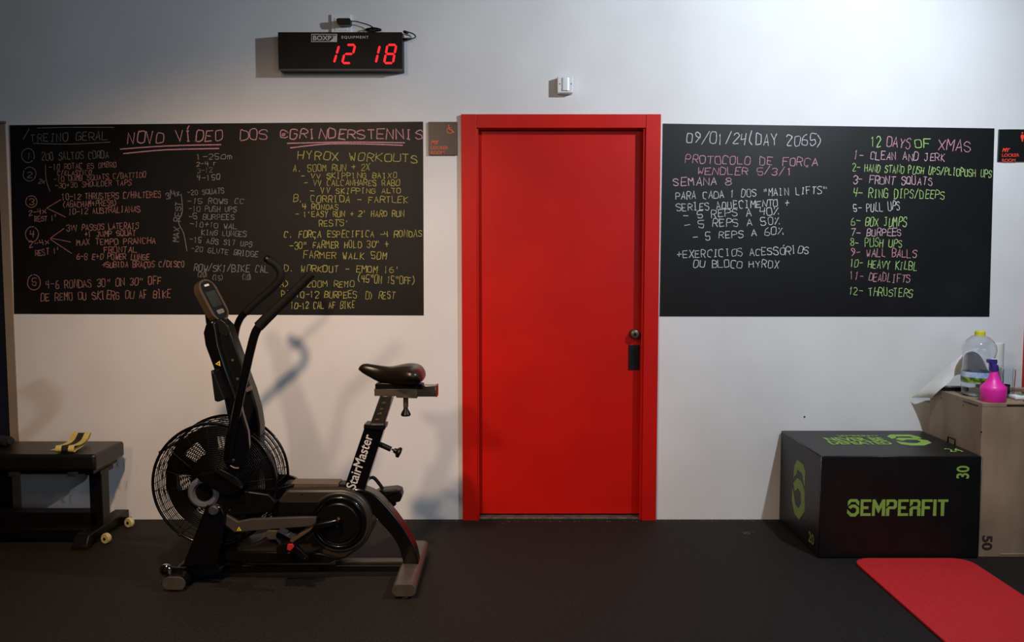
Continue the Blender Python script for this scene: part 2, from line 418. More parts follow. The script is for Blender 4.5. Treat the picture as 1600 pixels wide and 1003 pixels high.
strokes(B1, [circ(49, 315, 9, 9), circ(50, 366, 10, 12), circ(53, 441, 10, 12)], 'rose', name='chalk_circle')
w1('3', 46, 320, 53, 320, 9, 'rose'); w1('4', 47, 371, 54, 371, 11, 'rose'); w1('5', 50, 446, 57, 446, 11, 'rose')
w1('10-12 THRUSTERS C/HALTERES', 97, 312, 251, 308, 9, 'rose'); w1('(AGACHAM+PRESS)', 98, 324, 183, 321, 9, 'rose')
w1('10-12 AUSTRALIANAS', 107, 335, 219, 331, 9, 'rose')
strokes(B1, [[(95, 312), (73, 325), (102, 339)]], 'rose', sm=False)
w1('2-4x', 45, 337, 72, 333, 8, 'rose'); w1("REST 1'", 54, 346, 89, 344, 8, 'rose')
w1('2-4x', 46, 386, 77, 380, 9, 'rose'); w1("REST 1'", 55, 400, 93, 396, 9, 'rose')
strokes(B1, [[(100, 357), (79, 372), (110, 378)], [(79, 374), (112, 396)]], 'rose', sm=False)
w1('3VV PASSOS LATERAIS', 104, 361, 216, 357, 9, 'rose'); w1('+1 JUMP SQUAT', 132, 370, 212, 368, 8, 'rose')
w1('MAX TEMPO PRANCHA', 120, 383, 243, 380, 9, 'rose'); w1('FRONTAL', 162, 395, 214, 394, 9, 'rose')
w1('6-8 E+D POWER LUNGE', 120, 405, 233, 406, 9, 'rose'); w1('+SUBIDA BRAÇOS C/DISCO', 160, 418, 288, 417, 9, 'rose')
w1('4-6 RONDAS 30" ON 30" OFF', 72, 451, 252, 444, 12, 'rose'); w1('DE REMO OU SKIERG OU AF BIKE', 64, 470, 267, 465, 12, 'rose')
w1('NOVO VÍDEO', 198, 224, 347, 219, 17, 'pink', wd=0.0055); w1('DOS', 375, 219, 417, 217, 15, 'pink', wd=0.0055)
w1('@GRINDERSTENNIS', 438, 216, 660, 217, 14, 'pink', wd=0.0055)
strokes(B1, [[(188, 233), (260, 228), (345, 226)], [(193, 240), (260, 234), (342, 232)], [(449, 224), (540, 222), (632, 223)], [(454, 231), (510, 225), (570, 225), (629, 227)]], 'pink', wd=0.0060, name='chalk_underline')
w1('1-250m', 307, 249, 362, 248, 8, 'wt', wd=0.003); w1('2-4 r', 307, 260, 339, 258, 7, 'wt', wd=0.0028); w1('3-12', 308, 270, 332, 269, 7, 'dim', wd=0.0028); w1('4-150', 308, 282, 344, 281, 8, 'wt', wd=0.003)
strokes(B1, [[(283, 303), (285, 330), (279, 347), (287, 365), (292, 392)]], 'blue')
w1('3/4x', 260, 311, 281, 305, 10, 'blue'); write(B1, 'MAX REST', 279, 378, 284, 316, 9, 'blue')
for s_, x0, y0, x1, y1 in (('-20 SQUATS', 293, 305, 350, 302), ('-15 ROWS CC', 293, 318, 381, 318), ('-10 PUSH UPS', 295, 330, 369, 331), ('-5 BURPEES', 295, 342, 366, 343),
        ('-10+10 WAL', 297, 353, 370, 358), ('KING LUNGES', 315, 367, 385, 370), ('-15 ABS SIT UPS', 296, 378, 394, 386), ('-20 GLUTE BRIDGE', 298, 392, 403, 402)):
    w1(s_, x0, y0, x1, y1, 8, 'blue', wd=0.0034)
w1('ROW/SKI/BIKE CAL', 303, 423, 419, 426, 10, 'blue'); w1('(20)', 308, 433, 325, 433, 8, 'blue', wd=0.003); w1('(15)', 331, 438, 349, 438, 8, 'blue', wd=0.003); w1('(10)', 378, 437, 393, 437, 8, 'blue', wd=0.003)
w1('HYROX WORKOUTS', 464, 249, 652, 254, 12, 'yel', wd=0.0045)
for s_, x0, y0, x1, y1, h in (('A. 500M RUN + 2X', 458, 268, 578, 266, 10), ('- VV SKIPPING BAIXO', 470, 279, 620, 278, 8), ('- VV CALCANHARES RABO', 475, 290, 624, 290, 9), ('- VV SKIPPING ALTO', 485, 302, 626, 302, 8),
        ('B. CORRIDA - FARTLEK', 458, 315, 637, 317, 10), ('4 RONDAS', 472, 327, 529, 328, 8), ("- 1'EASY RUN + 2' HARD RUN", 461, 339, 631, 338, 9), ("RESTS'", 498, 354, 545, 352, 9),
        ('C. FORÇA ESPECIFICA -4 RONDAS', 444, 371, 659, 370, 10), ('-30" FARMER HOLD 30" +', 453, 389, 607, 386, 10), ('FARMER WALK 50M', 474, 403, 604, 405, 10),
        ("D. WORKOUT - EMOM 16'", 444, 424, 624, 426, 10), ('(45"ON 15"OFF)', 558, 441, 649, 444, 12), ('A) 1 200M REMO', 437, 448, 553, 448, 9),
        ('B) 10-12 BURPEES', 440, 465, 557, 465, 10), ('D) REST', 571, 467, 617, 467, 11), ('C) 10-12 CAL AF BIKE', 436, 483, 554, 481, 10)):
    w1(s_, x0, y0, x1, y1, h, 'yel', wd=0.0036)
for s_, x0, y0, x1, y1, h, c in (('09/01/24(DAY 2065)', 1073, 224, 1286, 228, 17, 'white'), ('PROTOCOLO DE FORÇA', 1070, 255, 1277, 259, 12, 'pink'), ('WENDLER 5/3/1', 1090, 272, 1238, 274, 11, 'pink'),
        ('SEMANA 8', 1052, 290, 1143, 289, 12, 'pinkw'), ('PARA CADA 1 DOS "MAIN LIFTS"', 1056, 312, 1292, 302, 11, 'white'), ('SERIES AQUECIMENTO +', 1057, 330, 1233, 322, 11, 'white'),
        ('- 5 REPS A 40%', 1068, 342, 1217, 335, 11, 'white'), ('- 5 REPS A 50%', 1070, 357, 1219, 350, 11, 'white'), ('- 5 REPS A 60%', 1082, 376, 1223, 366, 11, 'white'),
        ('+EXERCICIOS ACESSÓRIOS', 1058, 403, 1263, 396, 11, 'white'), ('OU BLOCO HYROX', 1083, 417, 1217, 419, 11, 'white'),
        ('12', 1360, 229, 1377, 229, 15, 'green'), ('DAYS', 1385, 229, 1422, 232, 15, 'pink'), ('OF', 1429, 230, 1453, 231, 14, 'green'), ('XMAS', 1465, 233, 1516, 238, 16, 'pink'),
        ('1- CLEAN AND JERK', 1334, 248, 1476, 252, 12, 'pinkw'), ('2- HAND STAND PUSH UPS/PLIOPUSH UPS', 1332, 267, 1549, 277, 12, 'green'), ('3- FRONT SQUATS', 1333, 286, 1456, 289, 12, 'pinkw'),
        ('4- RING DIPS/DEEPS', 1333, 308, 1475, 311, 13, 'green'), ('5- PULL UPS', 1334, 331, 1406, 328, 13, 'white'), ('6- BOX JUMPS', 1330, 352, 1416, 354, 13, 'green'), ('7- BURPEES', 1330, 369, 1408, 368, 11, 'pinkw'),
        ('8- PUSH UPS', 1329, 384, 1409, 386, 12, 'green'), ('9- WALL BALLS', 1330, 400, 1431, 402, 12, 'pink'), ('10- HEAVY KILBL', 1328, 416, 1432, 422, 12, 'green'), ('11- DEADLIFTS', 1328, 436, 1421, 442, 12, 'pink'), ('12- THRUSTERS', 1326, 460, 1425, 464, 12, 'green')):
    w2(s_, x0, y0, x1, y1, h, c, wd=0.0042 if h > 13 else 0.0036)

# ---------------------------------------------------------------- wall things
# digital clock
cy0 = -0.082
a = U(434, 50, y=cy0); b = U(629, 109.5, y=cy0)
clk = empty('digital_clock', ((a.x+b.x)/2, 0, b.z), 'black wall-mounted digital timer with glowing red numerals', 'clock')
box('clock_case', (a.x, cy0, b.z), (b.x, -0.002, a.z), mat('clock_case', (18, 15, 14), 0.45, spec=0.15, color2=(26, 23, 21), scale=8), clk, 0.003)
box('case_trim', (a.x+0.003, cy0-0.002, b.z-0.001), (b.x-0.002, cy0+0.01, b.z+0.006), mat('clock_trim', (70, 66, 64), 0.4, color2=(60, 57, 55), scale=8), clk, 0.001)
M_led = mat('red_led', (255, 30, 40), 0.5, emit=1.0)
def CK(cx, cy): return U(410+cx/6.154, 10+cy/6.154, y=cy0-0.0005)
SEG = {'a': ((0, 1), (1, 1)), 'b': ((1, 1), (1, .5)), 'c': ((1, .5), (1, 0)), 'd': ((0, 0), (1, 0)), 'e': ((0, .5), (0, 0)), 'f': ((0, 1), (0, .5)), 'g': ((0, .5), (1, .5))}
for segs, xb, xt, wd_, yb, yt in (('bc', 590, 640, 98, 545, 375), ('abged', 767, 810, 83, 545, 370), ('bc', 992, 1032, 98, 545, 375), ('abcdefg', 1170, 1203, 85, 545, 370)):
    polys = []
    for s_ in segs:
        (ax_, ay_), (bx_, by_) = SEG[s_]
        q = []
        for (gx, gy) in ((ax_, ay_), (bx_, by_)):
            q.append(Vector((xb+(xt-xb)*gy+gx*wd_, yb+(yt-yb)*gy)))
        d = (q[1]-q[0]); L_ = d.length; d.normalize(); n_ = Vector((-d.y, d.x)); t_ = 10.5
        p0 = q[0]+d*4; p1 = q[1]-d*4
        hexa = [p0, p0+d*t_+n_*t_, p1-d*t_+n_*t_, p1, p1-d*t_-n_*t_, p0+d*t_-n_*t_]
        polyflat('led_segment', [[CK(p.x, p.y) for p in hexa]], M_led, clk, (0, -1, 0), 0.0010)
p = U(491, 64, y=cy0)
f = polyflat('logo_plate', [[CK(470, 265), CK(718, 265), CK(718, 342), CK(470, 342)]], M_white, clk, (0, -1, 0), 0.0008)
polyflat('logo_field', [[CK(476, 271), CK(712, 271), CK(712, 276), CK(648, 336), CK(476, 336)]], mat('clock_face', (24, 21, 20), 0.4, color2=(27, 24, 22), scale=8), clk, (0, -1, 0), 0.0013)
t0 = CK(488, 327); t1 = CK(664, 281); text('printed_lettering', 'BOXP', M_white, clk, (t0.x, cy0, t0.z), (1, 0, 0), (0, 0, 1), t1.x-t0.x, t1.z-t0.z, 0.02, 0.0022)
t0 = CK(668, 309); t1 = CK(700, 281); text('printed_lettering', 'T', M_white, clk, (t0.x, cy0, t0.z), (1, 0, 0), (0, 0, 1), t1.x-t0.x, t1.z-t0.z, 0.02, 0.0022)
t0 = CK(762, 314); t1 = CK(1022, 284); text('printed_lettering', 'EQUIPMENT', M_white, clk, (t0.x, cy0, t0.z), (1, 0, 0), (0, 0, 1), t1.x-t0.x, t1.z-t0.z, 0.012, 0.0015, spacing=1.25)
wtube('power_lead', [U(629, 61, y=-.04), U(640, 61.5, y=-.03), U(649, 58, y=-.02), U(646, 53, y=-.02), U(637, 50, y=-.03), U(630, 49, y=-.04)], 0.0030, M_plast, clk, 6, 8)
bm = bmesh.new(); add_tube(bm, [U(631, 49.5, y=-.04), U(637.5, 51.5, y=-.03)], 0.008, 10); add_tube(bm, [U(629, 61.5, y=-.04), U(641, 60.8, y=-.035)], 0.0065, 10)
finish(bm, 'power_connector', M_plast, clk, 40)
# socket, plug, cable
a = U(517, 22, y=-0.012); b = U(549, 54, y=-0.012)
so = empty('power_socket', ((a.x+b.x)/2, 0, b.z), 'white wall socket plate half hidden behind the top of the digital timer', 'socket')
box('face_plate', (a.x, -0.012, b.z), (b.x, -0.0005, a.z), M_whitep, so, 0.003)
box('socket_insert', (a.x+0.02, -0.015, b.z+0.02), (b.x-0.02, -0.012, a.z-0.02), M_whitep, so, 0.001)
pl = empty('power_adapter', U(536, 34, y=-0.015), 'small black power adapter plugged into the white socket with a bunched cable', 'power adapter')
prism('adapter_body', [(525, 29.5), (528, 28), (546, 28), (547.5, 30), (547.5, 37), (545, 38.5), (529, 38.5), (526, 35)], -0.065, -0.0152, M_plast, pl, 0.003)
wtube('cable', [U(546, 33, y=-.05), U(556, 33.5, y=-.04), U(566, 36, y=-.03), U(576, 39, y=-.03), U(583, 43, y=-.03), U(585, 46, y=-.03)], 0.0028, M_plast, pl, 5, 6)
bm = bmesh.new()
for i in range(5):
    P = [U(583+(13-i*1.2)*cos(t*pi/8)+random.uniform(-1, 1), 46.5+2.6*sin(t*pi/8)+random.uniform(-.4, .4)-i*0.2, y=-0.03+0.006*i) for t in range(16)]
    add_tube(bm, catmull(P, 2, True), 0.0026, 5, True)
finish(bm, 'coiled_cable', M_plast, pl, 60)
# motion sensor
sy = -0.045
a = U(871, 119, y=-0.05); b = U(895, 145, y=-0.05)
ms = empty('motion_sensor', ((a.x+b.x)/2, 0, b.z), 'small white square motion sensor on the wall above the red door', 'sensor')
box('back_box', (a.x, -0.050, b.z), (b.x, -0.0005, a.z), M_whitep, ms, 0.004, 3)
cx_, cz_ = (a.x+b.x)/2+0.003, (a.z+b.z)/2+0.001
bm = bmesh.new()
n = 14; hw = (b.x-a.x)*0.27; hh = (a.z-b.z)*0.38
vs = []
for i in range(n+1):
    t = -pi/2+pi*i/n
    vs.append((cx_+sin(t)*hw, -0.049-cos(t)*0.010))
va = [bm.verts.new((x, y, cz_-hh)) for x, y in vs]; vb = [bm.verts.new((x, y, cz_+hh)) for x, y in vs]
for i in range(n): bm.faces.new((va[i], va[i+1], vb[i+1], vb[i]))
bm.faces.new(va[::-1]); bm.faces.new(vb); bm.faces.new((va[0], vb[0], vb[-1], va[-1]))
bmesh.ops.recalc_face_normals(bm, faces=bm.faces); finish(bm, 'sensor_lens', mat('frosted_lens', (232, 236, 240), 0.18, color2=(222, 228, 234), scale=6), ms, 50)
for sx_ in (874.5, 892.5):
    q = U(sx_, 131, y=-0.051); lathe('screw', [(0, -0.0015), (0.0032, -0.001), (0.0035, 0.001)], (q.x, -0.0500, q.z), M_blackm, ms, 'y', 10)
# locker-room signs
def sign(x0, y0, x1, y1, m, mt, label, picto):
    a = U(x0, y0, y=-0.012); b = U(x1, y1, y=-0.012)
    o = empty('locker_room_sign', ((a.x+b.x)/2, 0, b.z), label, 'sign')
    box('sign_plate', (a.x, -0.012, b.z), (b.x, -0.0005, a.z), m, o, 0.0008)
    sc = (x1-x0)/45.3
    def T(s_, ax_, ay_, bx_, by_, **k):
        p = U(x0+ax_, y0+ay_, y=-0.012); q = U(x0+bx_, y0+by_, y=-0.012)
        text('printed_lettering', s_, mt, o, p, (1, 0, 0), (0, 0, 1), q.x-p.x, q.z-p.z, **k)
    T('MY', 4.0, 35.5, 17, 29.3, bold=0.04, shear=0.3); T('LOCKER', 4.0, 43, 31, 38, bold=0.01); T('ROOM', 4.0, 51, 25, 46, bold=0.01)
    Q = lambda dx, dy: U(x0+dx, y0+dy, y=-0.0125)
    bm = bmesh.new()
    if picto == 'wheel':
        c = Q(33.7, 13.5); R = 0.0155
        P = [Vector((c.x+R*cos(t), -0.0128, c.z+R*sin(t))) for t in [radians(100+i*15) for i in range(18)]]
        seg_quads(bm, P, 0.0035, (0, -1, 0), 0)
        seg_quads(bm, [Q(32.0, 7.5), Q(33.0, 12.2), Q(36.6, 12.4), Q(38.0, 16.5), Q(40.5, 15.6)], 0.0045, (0, -1, 0), 0)
        seg_quads(bm, [Q(32.4, 9.2), Q(36, 9.4)], 0.003, (0, -1, 0), 0)
        hc = Q(31.8, 5.6); hr = 0.0042
    else:
        body = [Q(34.4, 8.2), Q(37.4, 8.2), Q(38.6, 10.5), Q(38.2, 14), Q(37.4, 15), Q(36.8, 19.2), Q(35.2, 19.2), Q(34.4, 15), Q(33.6, 14), Q(33.2, 10.5)]
        bm.faces.new([bm.verts.new(p) for p in body]); hc = Q(35.9, 5.6); hr = 0.0045
    bm.faces.new([bm.verts.new((hc.x+hr*cos(i*pi/6), -0.0128, hc.z+hr*sin(i*pi/6))) for i in range(12)])
    for f_ in bm.faces:
        f_.normal_update()
        if f_.normal.y > 0: f_.normal_flip()
    finish(bm, 'pictogram', mt, o, 0)
M_or = mat('orange_print', (226, 84, 40), 0.5, color2=(218, 80, 38), scale=30)
M_or2 = mat('red_orange_print', (255, 76, 48), 0.5, color2=(250, 72, 46), scale=30)
sign(669.3, 190.3, 714.3, 242.2, mat('brown_sign_plate', (58, 44, 30), 0.4, color2=(54, 41, 28), scale=5), M_or, 'dark brown locker room sign with orange wheelchair symbol, left of the red door', 'wheel')
sign(1561.5, 202, 1606.5, 252, mat('black_sign_plate', (16, 16, 17), 0.35, color2=(20, 20, 21), scale=5), M_or2, 'black locker room sign with red figure symbol, right of the dated chalkboard', 'man')
q = U(1257, 651, y=-0.001)
o = lathe('wall_screw', [(0, -0.004), (0.004, -0.0035), (0.0045, -0.0003)], q, M_blackm, None, 'y', 10); rebase(o, (q.x, 0, q.z))
tag(o, 'tiny dark screw in the bare wall above the black plyometric box', 'screw')

# ---------------------------------------------------------------- air bike
YC = -0.82
bike = empty('air_bike', (-0.95, YC, 0), 'black air resistance exercise bike with round fan cage in front of the chalkboard', 'exercise bike')
def stabilizer(name, px0, px1, pyt, pyb, yn, yf, topm):
    a = U(px0, pyt, y=yn); b = U(px1, pyb, y=yn)
    cx, cz, hw, hh = (a.x+b.x)/2, (a.z+b.z)/2, (b.x-a.x)/2, (a.z-b.z)/2
    def cap(s=1.0, k=8):
        P = []
        for i in range(k+1): t = -pi/2+pi*i/k; P.append((cx+(hw-hh)+hh*s*cos(t), cz+hh*s*sin(t)))
        for i in range(k+1): t = pi/2+pi*i/k; P.append((cx-(hw-hh)+hh*s*cos(t), cz+hh*s*sin(t)))
        return P
    bm = bmesh.new(); add_prism(bm, [Vector((x, yn+0.006, z)) for x, z in cap()], (0, yf-yn-0.012, 0)); bmesh.ops.recalc_face_normals(bm, faces=bm.faces)
    st = finish(bm, name, topm, bike, 35)
    for y0, y1 in ((yn, yn+0.006), (yf-0.006, yf)):
        bm = bmesh.new(); add_prism(bm, [Vector((x, y0, z)) for x, z in cap(1.03)], (0, y1-y0, 0)); bevel(bm, 0.0015, 2, 60); bmesh.ops.recalc_face_normals(bm, faces=bm.faces)
        finish(bm, 'end_cap', M_dsteel, st, 35)
    for yy in (yn+0.05, yf-0.05):
        zb = cz-hh
        lathe('levelling_foot', [(0.0, zb+0.004), (0.010, zb+0.004), (0.012, zb*0.5), (0.033, 0.010), (0.037, 0.0005), (0, 0.0005)], (cx, yy, 0), M_plast, st, 'z', 20)
    return st, cx, cz, hw, hh
st1, sx1, sz1, hw1, hh1 = stabilizer('front_stabilizer', 253, 289.5, 902, 921.5, -1.03, -0.53, M_blackm)
st2, sx2, sz2, hw2, hh2 = stabilizer('rear_stabilizer', 612, 650, 913, 932, -1.11, -0.55, M_dsteel)
for yy in (-0.985, -0.575):
    c = U(259, 891, y=-0.985); c.y = yy
    wl = lathe('transport_wheel', [(0, -0.016), (0.010, -0.016), (0.012, -0.013), (0.021, -0.012), (0.027, -0.007), (0.0285, 0), (0.027, 0.007), (0.021, 0.012), (0, 0.012)], c, M_chrome, bike, 'y', 24)
    lathe('wheel_hub', [(0, -0.024), (0.006, -0.023), (0.008, -0.018), (0.015, -0.0165), (0.016, -0.012)], c, M_plast, wl, 'y', 16)
    bm = bmesh.new(); add_prism(bm, [c+Vector((-0.006, 0.014, 0.010)), c+Vector((-0.002, 0.014, -0.012)), Vector((sx1-0.005, c.y+0.014, sz1+hh1*0.6)), Vector((sx1+0.03, c.y+0.014, sz1+hh1+0.02)), c+Vector((0.04, 0.014, 0.006))], (0, 0.012, 0)); bevel(bm, 0.0015)
    bmesh.ops.recalc_face_normals(bm, faces=bm.faces); finish(bm, 'wheel_bracket', M_blackm, bike)
# saddle block joining stabilizer and strut
prism('stabilizer_bracket', [(268, 902), (283, 882), (340, 882), (345, 896), (290, 905)], -0.93, -0.70, M_blackm, bike, 0.004, yp=-0.93)
# low base rail
prism('base_rail', [(316, 883), (632, 883), (632, 893), (316, 896)], -0.86, -0.79, M_blackm, bike, 0.004)
prism('rail_cover', [(524, 877.5), (633, 877.5), (633, 882), (524, 882)], -0.85, -0.80, M_grey, bike, 0.002)
# front fork legs
for y0, y1 in ((-0.985, -0.955), (-0.685, -0.655)):
    prism('fork_leg', [(322, 790), (345, 792), (352, 808), (338, 884), (285, 884)], y0, y1, M_black, bike, 0.004, yp=-0.985)
prism('fork_gusset', [(336, 815), (372, 838), (372, 884), (300, 884)], -0.90, -0.74, M_blackm, bike, 0.004)
q = U(334, 797, y=-0.99); lathe('axle_cap', [(0, -0.012), (0.017, -0.012), (0.021, -0.008), (0.021, 0.03)], (q.x, -0.99, q.z), mat('dark_grey_cap', (52, 52, 55), 0.5, color2=(46, 46, 49), scale=30), bike, 'y', 24)
# fan and cage
fc = U(335, 757, y=-0.93); FR = 0.268; yn, yf = -0.93, -0.73
cage = bpy.data.objects.new('fan_cage', None); COL.objects.link(cage); cage.parent = bike; cage.location = Vector((fc.x, yn, fc.z))-bike.location
for yy, tag_ in ((yn, 0), (yf, 1)):
    bm = bmesh.new()
    nr = 24 if tag_ == 0 else 20
    for i in range(nr):
        rr = 0.075+(FR-0.012-0.075)*i/(nr-1)
        bulge = (1-(rr/FR)**2)*0.018*(-1 if tag_ == 0 else 1)
        add_tube(bm, ring(rr, (fc.x, yy+bulge, fc.z), 56), 0.0021, 4, True)
    for k in range(16):
        a = 2*pi*k/16+0.1
        P = []
        for t in (0.07, 0.14, 0.2, FR-0.012, FR):
            bulge = (1-(t/FR)**2)*0.018*(-1 if tag_ == 0 else 1)
            P.append(Vector((fc.x+t*cos(a), yy+bulge-(0.001 if tag_ == 0 else -0.001), fc.z+t*sin(a))))
        add_tube(bm, P, 0.0016, 4)
    finish(bm, 'wire_grille', M_blackm, cage, 60)
bm = bmesh.new()
for yy in (yn+0.05, yn+0.10, yn+0.15): add_tube(bm, ring(FR+0.001, (fc.x, yy, fc.z), 64), 0.0018, 4, True)
for k in range(48):
    a = 2*pi*k/48
    add_tube(bm, [Vector((fc.x+FR*cos(a), yy, fc.z+FR*sin(a))) for yy in (yn, yf)], 0.0016, 4)
finish(bm, 'side_wires', M_blackm, cage, 60)
for yy in (yn, yf):
    bm = bmesh.new(); add_tube(bm, ring(FR+0.002, (fc.x, yy, fc.z), 72), 0.0065, 10, True); finish(bm, 'cage_rim', M_black, cage, 60)
for ang in (62, 148, 235, 330):
    a = radians(ang); c = Vector((fc.x+(FR+0.006)*cos(a), (yn+yf)/2, fc.z+(FR+0.006)*sin(a)))
    bm = bmesh.new(); add_tube(bm, [c+Vector((0, -0.108, 0)), c+Vector((0, 0.108, 0))], 0.006, 6); finish(bm, 'rim_clip', M_blackm, cage, 30)
fan = bpy.data.objects.new('fan', None); COL.objects.link(fan); fan.parent = bike; fan.location = Vector((fc.x, YC-0.01, fc.z))-bike.location
yb = YC-0.01
def sector(bm, r0, r1, a0, a1, y0, y1, th, n=8):
    f = []; g = []
    for i in range(n+1):
        a = radians(a0+(a1-a0)*i/n); yy = y0+(y1-y0)*i/n
        f.append([Vector((fc.x+r*cos(a), yy, fc.z+r*sin(a))) for r in (r0, r1)])
    V = [[bm.verts.new(p) for p in q] for q in f]; V2 = [[bm.verts.new(p+Vector((0, th, 0))) for p in q] for q in f]
    for i in range(n):
        bm.faces.new((V[i][0], V[i][1], V[i+1][1], V[i+1][0])); bm.faces.new((V2[i][0], V2[i+1][0], V2[i+1][1], V2[i][1]))
        bm.faces.new((V[i][1], V2[i][1], V2[i+1][1], V[i+1][1])); bm.faces.new((V[i][0], V[i+1][0], V2[i+1][0], V2[i][0]))
    bm.faces.new((V[0][0], V2[0][0], V2[0][1], V[0][1])); bm.faces.new((V[n][0], V[n][1], V2[n][1], V2[n][0]))
for k in range(7):
    c = 83+360/7*(k+0.5)
    bm = bmesh.new(); sector(bm, 0.125, 0.202, c-17, c+17, yb-0.03, yb+0.03, 0.004)
    bmesh.ops.recalc_face_normals(bm, faces=bm.faces); finish(bm, 'fan_blade', M_plast, fan, 35)
bm = bmesh.new(); sector(bm, 0.198, 0.246, 0, 359.9, yb-0.02, yb-0.02, 0.04, 72); bmesh.ops.recalc_face_normals(bm, faces=bm.faces); finish(bm, 'fan_ring', M_plast, fan, 35)
bm = bmesh.new(); sector(bm, 0.03, 0.135, 0, 359.9, yb-0.02, yb-0.02, 0.04, 64); bmesh.ops.recalc_face_normals(bm, faces=bm.faces); finish(bm, 'fan_hub', M_plast, fan, 35)
# hub cover with grey ring
q = U(317, 771, y=-0.965)
lathe('hub_cover', [(0, -0.010), (0.030, -0.010), (0.036, 0), (0.040, 0.05), (0.040, 0.14)], (q.x, -0.95, q.z), M_plast, bike, 'y', 32)
lathe('hub_ring', [(0.038, 0.0), (0.046, -0.014), (0.058, -0.016), (0.068, -0.008), (0.071, 0.008), (0.068, 0.02), (0.038, 0.02)], (q.x, -0.95, q.z), mat('slate_grey_ring', (92, 97, 108), 0.38, color2=(86, 90, 100), scale=10), bike, 'y', 40)
# bowl shaped guard between fan and frame
c = U(405, 764, y=-0.94); gz = c.z
gc = Vector((c.x+0.005, YC, gz))
lathe('fan_guard', [(0.125, 0.0), (0.132, 0.003), (0.136, 0), (0.130, -0.012), (0.112, -0.052), (0.085, -0.072), (0.0, -0.072)], gc, M_black, bike, 'z', 40, 1.0, 0.98, smooth=50)
# mast
mast = prism('mast', [(336, 499), (345, 497), (356, 508), (364, 530), (375, 560), (384, 585), (394, 612), (402, 640), (406, 665), (406, 700), (398, 745), (360, 745), (362, 690), (355, 650), (345, 600), (338, 560), (332, 520)], -0.855, -0.77, M_plast, bike, 0.008, 3, yp=-0.855)
prism('mast_cover', [(329, 499), (321, 506), (317, 520), (320, 540), (336, 583), (352, 630), (362, 662), (370, 700), (388, 700), (380, 655), (366, 610), (352, 572), (342, 540), (338, 515), (336, 503)], -0.89, -0.75, M_black, bike, 0.012, 3, yp=-0.89)
prism('mast_cap', [(336, 505), (344, 499), (352, 504), (359, 518), (355, 527), (343, 522)], -0.858, -0.80, M_blackm, mast, 0.003)
prism('bottle_holder', [(334, 577), (339, 580), (356, 622), (345, 626), (340, 624)], -0.93, -0.87, M_blackm, bike, 0.004, yp=-0.89)
prism('clip', [(383, 608), (392, 602), (393, 609), (386, 613)], -0.87, -0.85, mat('dull_clip', (110, 98, 90), 0.5, metal=0.4, color2=(100, 90, 82), scale=20), bike, 0.001)
for qx, qy in ((363, 563), (371, 592)):
    q = U(qx, qy, y=-0.856); lathe('mast_bolt', [(0, -0.003), (0.006, -0.002), (0.007, 0.002)], (q.x, -0.855, q.z), M_dsteel, bike, 'y', 12)
def warn(cx, cy, s, y, par, rot=0.0):
    P = []
    for k in range(3):
        a = rot-pi/2+k*2*pi/3; P.append(U(cx+s*cos(a), cy+s*sin(a), y=y))
    polyflat('warning_sticker', [P], M_yel, par, (0, -1, 0), 0.0012)
    P2 = [U(cx+s*0.35*cos(rot-pi/2+k*2*pi/3), cy+s*0.35*sin(rot-pi/2+k*2*pi/3), y=y) for k in range(3)]
    polyflat('sticker_mark', [P2], M_blackm, par, (0, -1, 0), 0.0020)
warn(341.5, 568, 5.0, -0.8902, bike, 0.4)
# console
u = (U(344.5, 497, y=-0.82)-U(315, 441, y=-0.82)); u.y = 0; Lc = u.length; u.normalize()
pv = Vector((-u.z, 0, u.x)); pv = pv if pv.x > 0 else -pv
wv = (Vector((0, 1, 0))*0.92+pv*0.39).normalized(); nv = u.cross(wv).normalized(); nv = nv if nv.x > 0 else -nv
cc = U(333.5, 469, y=-0.82)
con = bpy.data.objects.new('console', None); COL.objects.link(con); con.parent = bike; con.location = cc-bike.location
def rr_plate(name, lu, lw, th, off, m, par, rad, bv, cu=0.0):
    P = []
    for (sx_, sy_, a0) in ((1, 1, 0), (-1, 1, 90), (-1, -1, 180), (1, -1, 270)):
        for i in range(6):
            a = radians(a0+18*i); P.append(cc+u*(cu+sx_*(lu/2-rad)+rad*cos(a))+wv*(sy_*(lw/2-rad)+rad*sin(a))+nv*off)
    bm = bmesh.new(); add_prism(bm, P, nv*th); bevel(bm, bv, 3, 60); bmesh.ops.recalc_face_normals(bm, faces=bm.faces)
    return finish(bm, name, m, par, 35)
rr_plate('console_shell', 0.205, 0.108, 0.034, -0.030, mat('bronze_bezel', (84, 70, 52), 0.35, metal=0.3, color2=(76, 63, 47), scale=10), con, 0.055, 0.010)
rr_plate('console_face', 0.184, 0.080, 0.002, 0.0035, M_plast, con, 0.035, 0.0005)
rr_plate('display_screen', 0.074, 0.062, 0.0015, 0.0055, mat('dark_green_screen', (30, 40, 30), 0.15, color2=(26, 35, 26), scale=8), con, 0.004, 0.0002, -0.005)
rr_plate('button_pad', 0.020, 0.042, 0.002, 0.0055, mat('grey_button', (110, 108, 100), 0.4, color2=(100, 98, 90), scale=20), con, 0.006, 0.0004, 0.058)
rr_plate('console_logo', 0.010, 0.030, 0.0008, 0.0055, M_white, con, 0.004, 0.0002, -0.072)
tube('console_stem', [(327, 474, -0.82), (328, 488, -0.82), (330, 505, -0.82)], 0.022, M_plast, bike)
